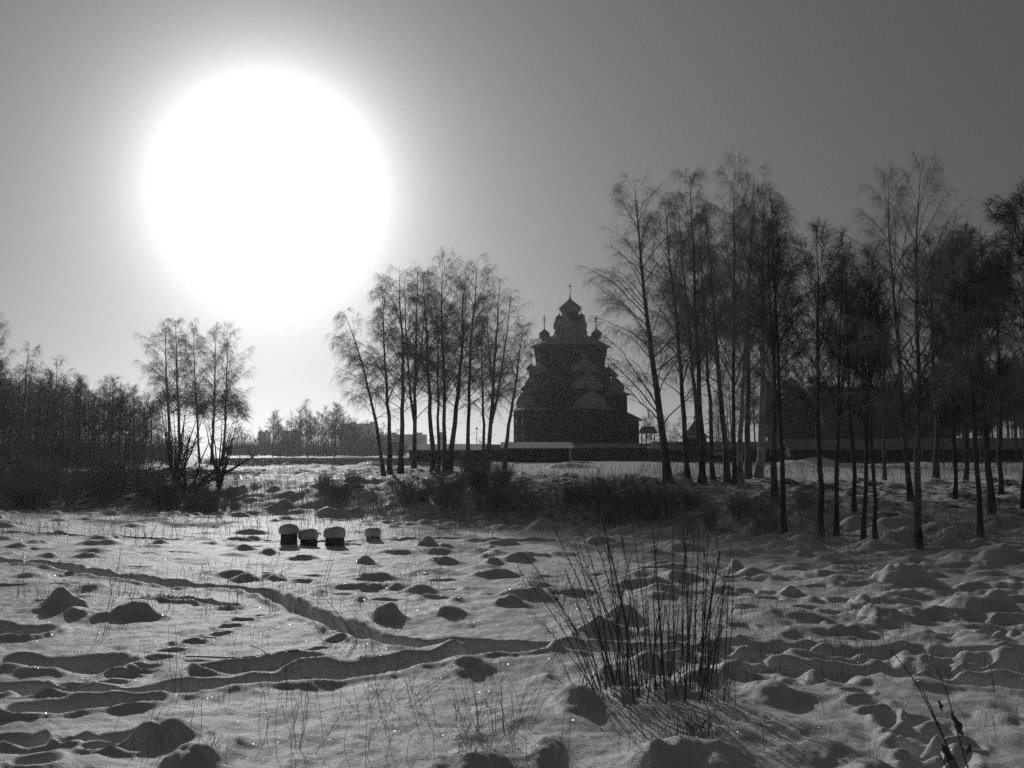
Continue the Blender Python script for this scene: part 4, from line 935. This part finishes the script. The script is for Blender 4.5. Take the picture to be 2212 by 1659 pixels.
# ------------------------------------------------------------------ foreground: stumps, shrub, stalks
for px, py, wpx, hd, hc, lab in ((620, 1182, 36, 26, 20, 'tallest snow capped log stump, left of the row'), (663, 1182, 37, 16, 21, 'second stump from the left, leaning close to the tallest one'),
                                 (720, 1184, 42, 16, 22, 'widest low stump with broad snow cap'), (804, 1170, 30, 16, 17, 'smallest stump standing apart at the right of the row')):
    p = at(px, py); k = mpp(p[1]); g = ground(p[0], p[1]+.25); rr = wpx*k/2; hz_ = hd*k*.88+.03; cz = hc*k*.95
    r0 = empty('log_stump', (p[0], p[1]+rr, g)); tag(r0, lab, 'stump', 'snow capped stumps in the field')
    b = MB(); n = 18; an = np.arange(n)*2*PI/n; wv = 1+.05*np.sin(an*3+px)+.03*np.sin(an*7)
    prof = [(.98, -.2), (1.02, 0), (.97, hz_*.5), (.98, hz_-.02), (.93, hz_)]
    V = [(rr*q*wv[i]*math.cos(an[i]), rr*q*wv[i]*math.sin(an[i]), z) for q, z in prof for i in range(n)]
    F = [[a*n+i, a*n+(i+1) % n, (a+1)*n+(i+1) % n, (a+1)*n+i] for a in range(len(prof)-1) for i in range(n)]
    b.poly(V, F+[[(len(prof)-1)*n+i for i in range(n)]]); b.build('stump_body', M_stump, r0, True)
    b = MB(); pr = [(.92, hz_+.004), (1.08, hz_-.03), (1.13, hz_+cz*.2), (1.12, hz_+cz*.55), (1.0, hz_+cz*.82), (.72, hz_+cz*.96), (.3, hz_+cz*1.02), (.02, hz_+cz*1.03)]
    wv2 = 1+.04*np.sin(an*2+py)
    V = [(rr*q*wv2[i]*math.cos(an[i])-.02, rr*q*wv2[i]*math.sin(an[i]), z+.03*math.sin(an[i]*2+px)*q*(z > hz_+.05)) for q, z in pr for i in range(n)]
    F = [[a*n+i, a*n+(i+1) % n, (a+1)*n+(i+1) % n, (a+1)*n+i] for a in range(len(pr)-1) for i in range(n)]
    b.poly(V, F+[[(len(pr)-1)*n+i for i in range(n)]]); b.build('snow_cap', M_snow, r0, True)

def stem_mesh(pts, r, twigs=8, tl=.12, seed=0, mat=M_bush):
    g = np.random.RandomState(seed); P = np.array(pts, float); b = MB(); s = np.linspace(0, 1, len(P))
    b.tubes([P], [r*(1-.6*s)], 4)
    n = int(twigs)
    if n:
        v = g.uniform(.25, .98, n); A = np.c_[[np.interp(v, s, P[:, c]) for c in range(3)]].T; d = unit(unit(P[-1]-P[0])+g.normal(0, .45, (n, 3))); l = tl*g.uniform(.3, 1.0, n)[:, None]
        b.tubes(np.stack([A, A+d*l*.5, A+d*l+[0, 0, .01]], 1), np.tile(np.array([.4, .3, .18])*r, (n, 1)), 3)
        nb = int(n*1.2); v = g.uniform(.1, 1, nb); A = np.c_[[np.interp(v, s, P[:, c]) for c in range(3)]].T; d = unit(g.normal(0, 1, (nb, 3))+[0, 0, .6])
        b.tubes(np.stack([A, A+d*.008, A+d*.016], 1), np.tile(np.array([.5, .6, .2])*r, (nb, 1)), 3)        # buds
    return b
p = at(1385, 1500); r0 = empty('willow_shrub', (p[0], p[1], ground(p[0], p[1]))); tag(r0, 'big leafless shrub of upright thin stems in the foreground snow', 'shrub')
k = mpp(p[1])
SH = [(1292, 1478, 1128, 1215), (1300, 1478, 1146, 1200), (1308, 1480, 1160, 1230), (1318, 1480, 1180, 1260), (1300, 1484, 1190, 1250), (1330, 1490, 1222, 1150), (1336, 1480, 1208, 1140), (1340, 1484, 1245, 1180),
      (1352, 1490, 1270, 1160), (1355, 1480, 1255, 1200), (1362, 1496, 1278, 1060), (1372, 1498, 1308, 1040), (1380, 1490, 1300, 1150), (1388, 1500, 1322, 1190), (1395, 1490, 1340, 1090), (1402, 1502, 1352, 1180), (1408, 1494, 1372, 1120),
      (1415, 1505, 1384, 1170), (1420, 1490, 1392, 1210), (1428, 1500, 1404, 1130), (1436, 1510, 1420, 1200), (1440, 1496, 1436, 1180), (1446, 1500, 1430, 1260), (1452, 1510, 1450, 1150), (1458, 1500, 1470, 1220), (1464, 1504, 1466, 1130),
      (1472, 1500, 1492, 1190), (1480, 1506, 1500, 1150), (1486, 1498, 1512, 1230), (1492, 1510, 1496, 1270), (1500, 1500, 1520, 1160), (1506, 1510, 1536, 1240), (1515, 1504, 1530, 1180), (1522, 1512, 1560, 1200), (1530, 1506, 1545, 1230),
      (1538, 1510, 1566, 1290), (1545, 1512, 1572, 1180), (1344, 1500, 1330, 1330), (1368, 1510, 1360, 1320), (1398, 1510, 1410, 1340), (1425, 1512, 1440, 1330), (1455, 1512, 1478, 1340), (1490, 1512, 1530, 1350), (1320, 1496, 1290, 1330)]
for q in range(30):
    x = rs.uniform(1285, 1560); SH.append((x, rs.uniform(1480, 1512), x+(x-1420)*.4+rs.normal(0, 30), rs.uniform(1150, 1400)))
for i, (bx, by, tx, ty) in enumerate(SH):
    dy = rs.uniform(-.28, .38); base = np.array([(bx-1385)*k, dy, 0.0]); base[2] = ground(p[0]+base[0], p[1]+dy)-r0.location.z-.05
    sc_ = (p[1]+dy)/p[1]
    e = np.array([(tx-1385)*k*sc_, dy+rs.normal(0, .08), (by-ty)*k*sc_*1.0-.0])
    bow = rs.normal(0, .03, 3); pts = [base+(e-base)*f+bow*math.sin(f*PI) +np.array([(bx-tx)*k*.12*math.sin(f*PI), 0, 0]) for f in np.linspace(0, 1, 7)]
    L = np.linalg.norm(e-base)
    b = stem_mesh(pts, rs.uniform(.0036, .0074)*(1 if L > .7 else .65), int(11*L)+3, .17, 100+i, M_bush); b.build('stem', M_dark, r0)
# short twigs at its foot
b = MB(); Ps = []; Rs = []
for q in range(110):
    x = rs.uniform(-.62, .75); y = rs.uniform(-.45, .45); z = ground(p[0]+x, p[1]+y)-r0.location.z; h = rs.uniform(.08, .38); d = rs.normal(0, .12, 2)
    Ps.append([(x, y, z-.03), (x+d[0]*.5, y+d[1]*.5, z+h*.6), (x+d[0], y+d[1], z+h)]); Rs.append([.0035, .003, .0018])
b.tubes(np.array(Ps), np.array(Rs), 3); o = b.build('foot_twigs', M_bush, r0); o['kind'] = 'stuff'

def stalk_px(name, lines, label, cat, r=.003, twigs=3, tl=.08, mat=M_dry, group=None, leaf=()):
    """a plant of a few stalks, each given from its foot to its tip"""
    bx = np.mean([l[0][0] for l in lines]); by = np.mean([l[0][1] for l in lines]); p = at(bx, by); k = mpp(p[1])
    r0 = empty(name, (p[0], p[1], ground(p[0], p[1]))); tag(r0, label, cat, group)
    for i, l in enumerate(lines):
        dy = rs.uniform(-.1, .1); pts = []
        for (x, y) in l: pts.append(((x-bx)*k, dy, (l[0][1]-y)*k-.03))
        pts = np.array(pts)
        s = np.linspace(0, 1, 7); so = np.linspace(0, 1, len(pts)); P = np.c_[[np.interp(s, so, pts[:, c]) for c in range(3)]].T
        P += np.sin(s*PI)[:, None]*rs.normal(0, .012, 3)
        P[0, 2] = ground(p[0]+P[0, 0], p[1]+dy)-r0.location.z-.04
        b = stem_mesh(P, r*rs.uniform(.8, 1.2), twigs, tl, 300+i+int(bx), mat); b.build('stalk', mat, r0)
    for (x, y, l, wd, tilt) in leaf:                               # withered curled leaves
        b = MB(); c = np.array([(x-bx)*k, 0, (by-y)*k]); s = np.linspace(0, 1, 7)
        ax = np.array([math.cos(tilt), .1, math.sin(tilt)])
        P = c+ax*(s[:, None]-.5)*l*k+np.array([0, .01, 0])*np.sin(s*9)[:, None]
        b.tubes([P], [np.maximum(np.sin(s*PI)**.8*wd*k*.5*(1+.35*np.sin(s*17)), .0008)], 5); b.build('withered_leaf', mat, r0)
    return r0
GS = 'dry stalks in the foreground snow'
stalk_px('dry_weed', [[(2085, 1675), (2040, 1600), (1985, 1480), (1935, 1395)], [(2092, 1675), (2062, 1560), (2040, 1470), (2022, 1425)], [(2075, 1672), (2030, 1560), (1990, 1465)], [(2062, 1672), (2045, 1640), (2030, 1610)]],
         'tall dark weed with withered leaves in the lower right corner', 'plant', .0058, 8, .06, M_dark, leaf=((2052, 1628, 60, 20, 1.95), (2073, 1560, 50, 15, 2.0), (2038, 1520, 22, 8, 1.8), (2094, 1610, 26, 9, 1.2)))
stalk_px('bent_stalk', [[(2150, 1500), (2153, 1470), (2150, 1442), (2138, 1428), (2118, 1428)], [(2146, 1500), (2140, 1490)]], 'bent hooked stalk standing in the path at the right', 'plant', .005, 3, .03, M_bush)
stalk_px('dry_grass_clump', [[(385, 1490), (372, 1400), (368, 1335)], [(382, 1492), (384, 1410), (380, 1330)], [(378, 1490), (350, 1420), (336, 1372)], [(388, 1490), (390, 1430), (402, 1360)], [(380, 1490), (375, 1440), (362, 1380)], [(386, 1492), (405, 1440), (425, 1400)], [(392, 1490), (386, 1450), (378, 1365)]],
         'clump of tall fine grass beside the lower left path', 'grass clump', .0022, 5, .06, M_dry, GS)
stalk_px('dry_weed', [[(412, 1585), (425, 1510), (440, 1448)], [(438, 1580), (436, 1520), (442, 1462)]], 'two dark straight weed stalks above the front left mounds', 'plant', .003, 3, .04, M_bush, GS)
stalk_px('dry_weed', [[(228, 1345), (240, 1260), (268, 1130)], [(224, 1345), (236, 1240), (250, 1150)], [(232, 1345), (245, 1265), (262, 1195)], [(215, 1350), (240, 1330), (262, 1300)], [(205, 1420), (218, 1370), (236, 1330)]], 'tall feathery weed between the two left tussocks', 'plant', .0035, 9, .09, M_bush, GS)
stalk_px('dry_weed', [[(52, 1240), (50, 1180), (42, 1120)], [(36, 1340), (22, 1310), (8, 1285)]], 'lone stalk near the left picture edge before the far path', 'plant', .0045, 3, .05, M_bush, GS)
stalk_px('dry_weed', [[(698, 1262), (708, 1220), (718, 1185)], [(701, 1262), (712, 1225), (722, 1190)]], 'short weed stalks below the widest stump', 'plant', .006, 4, .08, M_bush, GS)
stalk_px('dry_weed', [[(768, 1286), (782, 1240), (800, 1190)], [(775, 1282), (790, 1240), (808, 1195)], [(800, 1215), (812, 1190), (815, 1175)]], 'pair of crossing weed stalks below the smallest stump', 'plant', .006, 4, .08, M_bush, GS)
stalk_px('dry_grass_clump', [[(585, 1250), (605, 1190), (622, 1160)], [(590, 1250), (600, 1215), (605, 1170)], [(600, 1255), (650, 1225), (690, 1200)], [(596, 1252), (630, 1230), (650, 1195)], [(610, 1262), (680, 1270), (720, 1290)], [(590, 1255), (570, 1225), (560, 1200)]], 'spreading grass clump on the mound below the tallest stump', 'grass clump', .004, 4, .09, M_dry, GS)
stalk_px('dry_grass_clump', [[(640, 1600), (655, 1540), (660, 1480)], [(644, 1600), (650, 1550), (672, 1430)], [(636, 1600), (630, 1540), (612, 1490)], [(680, 1612), (720, 1540), (760, 1490)], [(648, 1600), (658, 1500), (666, 1440)], [(630, 1598), (640, 1530), (655, 1470)]], 'thin grass clump left of the crossing stalks in the near snow', 'grass clump', .002, 4, .07, M_dry, GS)
L_ = []
for q in range(34):
    x = rs.uniform(940, 1140); a = rs.normal(0, 1); h = rs.uniform(60, 200)
    L_.append([(x, 1570+rs.uniform(-12, 12)), (x+a*20, 1570-h*.5), (x+a*58, 1570-h)])
stalk_px('dry_grass_clump', L_, 'largest tangled dry grass clump in the middle foreground', 'grass clump', .0021, 5, .08, M_dry, GS)
L_ = []
for q in range(26):
    x = rs.uniform(760, 900); a = rs.normal(0, 1.1); h = rs.uniform(60, 170)
    L_.append([(x, 1520+rs.uniform(-14, 14)), (x+a*30, 1520-h*.5), (x+a*80, 1520-h)])
stalk_px('dry_grass_clump', L_, 'tangled dry stalks over the lower path left of the largest clump', 'grass clump', .0019, 4, .08, M_dry, GS)
L_ = []
for q in range(20):
    x = rs.uniform(700, 840); h = rs.uniform(40, 110)
    L_.append([(x, 1392+rs.uniform(-10, 10)), (x-h*.3, 1392-h*.5), (x-h*.75, 1392-h)])
stalk_px('dry_grass_clump', L_, 'row of slanted grass blades along the bend of the path', 'grass clump', .0026, 3, .06, M_dry, GS)
for (cx, cy, n, h0, lab) in ((835, 1332, 14, 40, 'small brushy tuft on the mound above the path bend'), (125, 1300, 16, 45, 'brushy tuft on the largest mound at the left'), (300, 1325, 16, 45, 'brushy tuft on the mound beside the tall feathery weed'),
                             (1975, 1235, 14, 34, 'brushy tuft on the peaked mound at the right'), (1500, 1592, 75, 62, 'dark tuft on the big mound in front of the shrub'), (1640, 1460, 14, 40, 'tuft on the mound right of the shrub'),
                             (1030, 1640, 18, 60, 'tuft on the nearest mound at the bottom middle'), (1840, 1230, 10, 36, 'sparse tuft among the footprints before the bank'), (1220, 1300, 16, 90, 'loose grass left of the shrub stems'), (1720, 1400, 18, 90, 'fine stalks right of the shrub over the trampled snow'), (460, 1640, 12, 36, 'short twigs on the nearest left mound'), (300, 1180, 10, 50, 'thin stalks in the far snow left of the stumps')):
    L_ = []
    for q in range(n):
        x = cx+rs.normal(0, h0*.45); a = rs.normal(0, .5); h = h0*rs.uniform(.5, 1.1); L_.append([(x, cy+rs.uniform(-4, 4)), (x+a*h*.4, cy-h*.5), (x+a*h, cy-h)])
    stalk_px('dry_grass_clump', L_, lab, 'grass clump', max(.0018, .00035*at(cx, cy)[1]*.9), 3, .06, M_dry, GS)
# a stick lying on the snow
p = at(400, 1416); q = at(645, 1418); b = MB(); s = np.linspace(0, 1, 12)
P = np.array([p+(q-p)*f for f in s]); P[:, 2] = [ground(a_[0], a_[1])+.02 for a_ in P]; P[:, 2] = np.convolve(np.pad(P[:, 2], 2, 'edge'), np.ones(5)/5, 'valid')
b.tubes([P], [np.linspace(.007, .013, 12)], 5); b.tubes([[P[8], P[8]+[-.1, .1, .03], P[8]+[-.25, .2, .05]]], [[.007, .005, .003]], 4)
tag(b.build('fallen_stick', M_bush), 'thin dark stick lying flat on the snow above the lower path', 'stick')
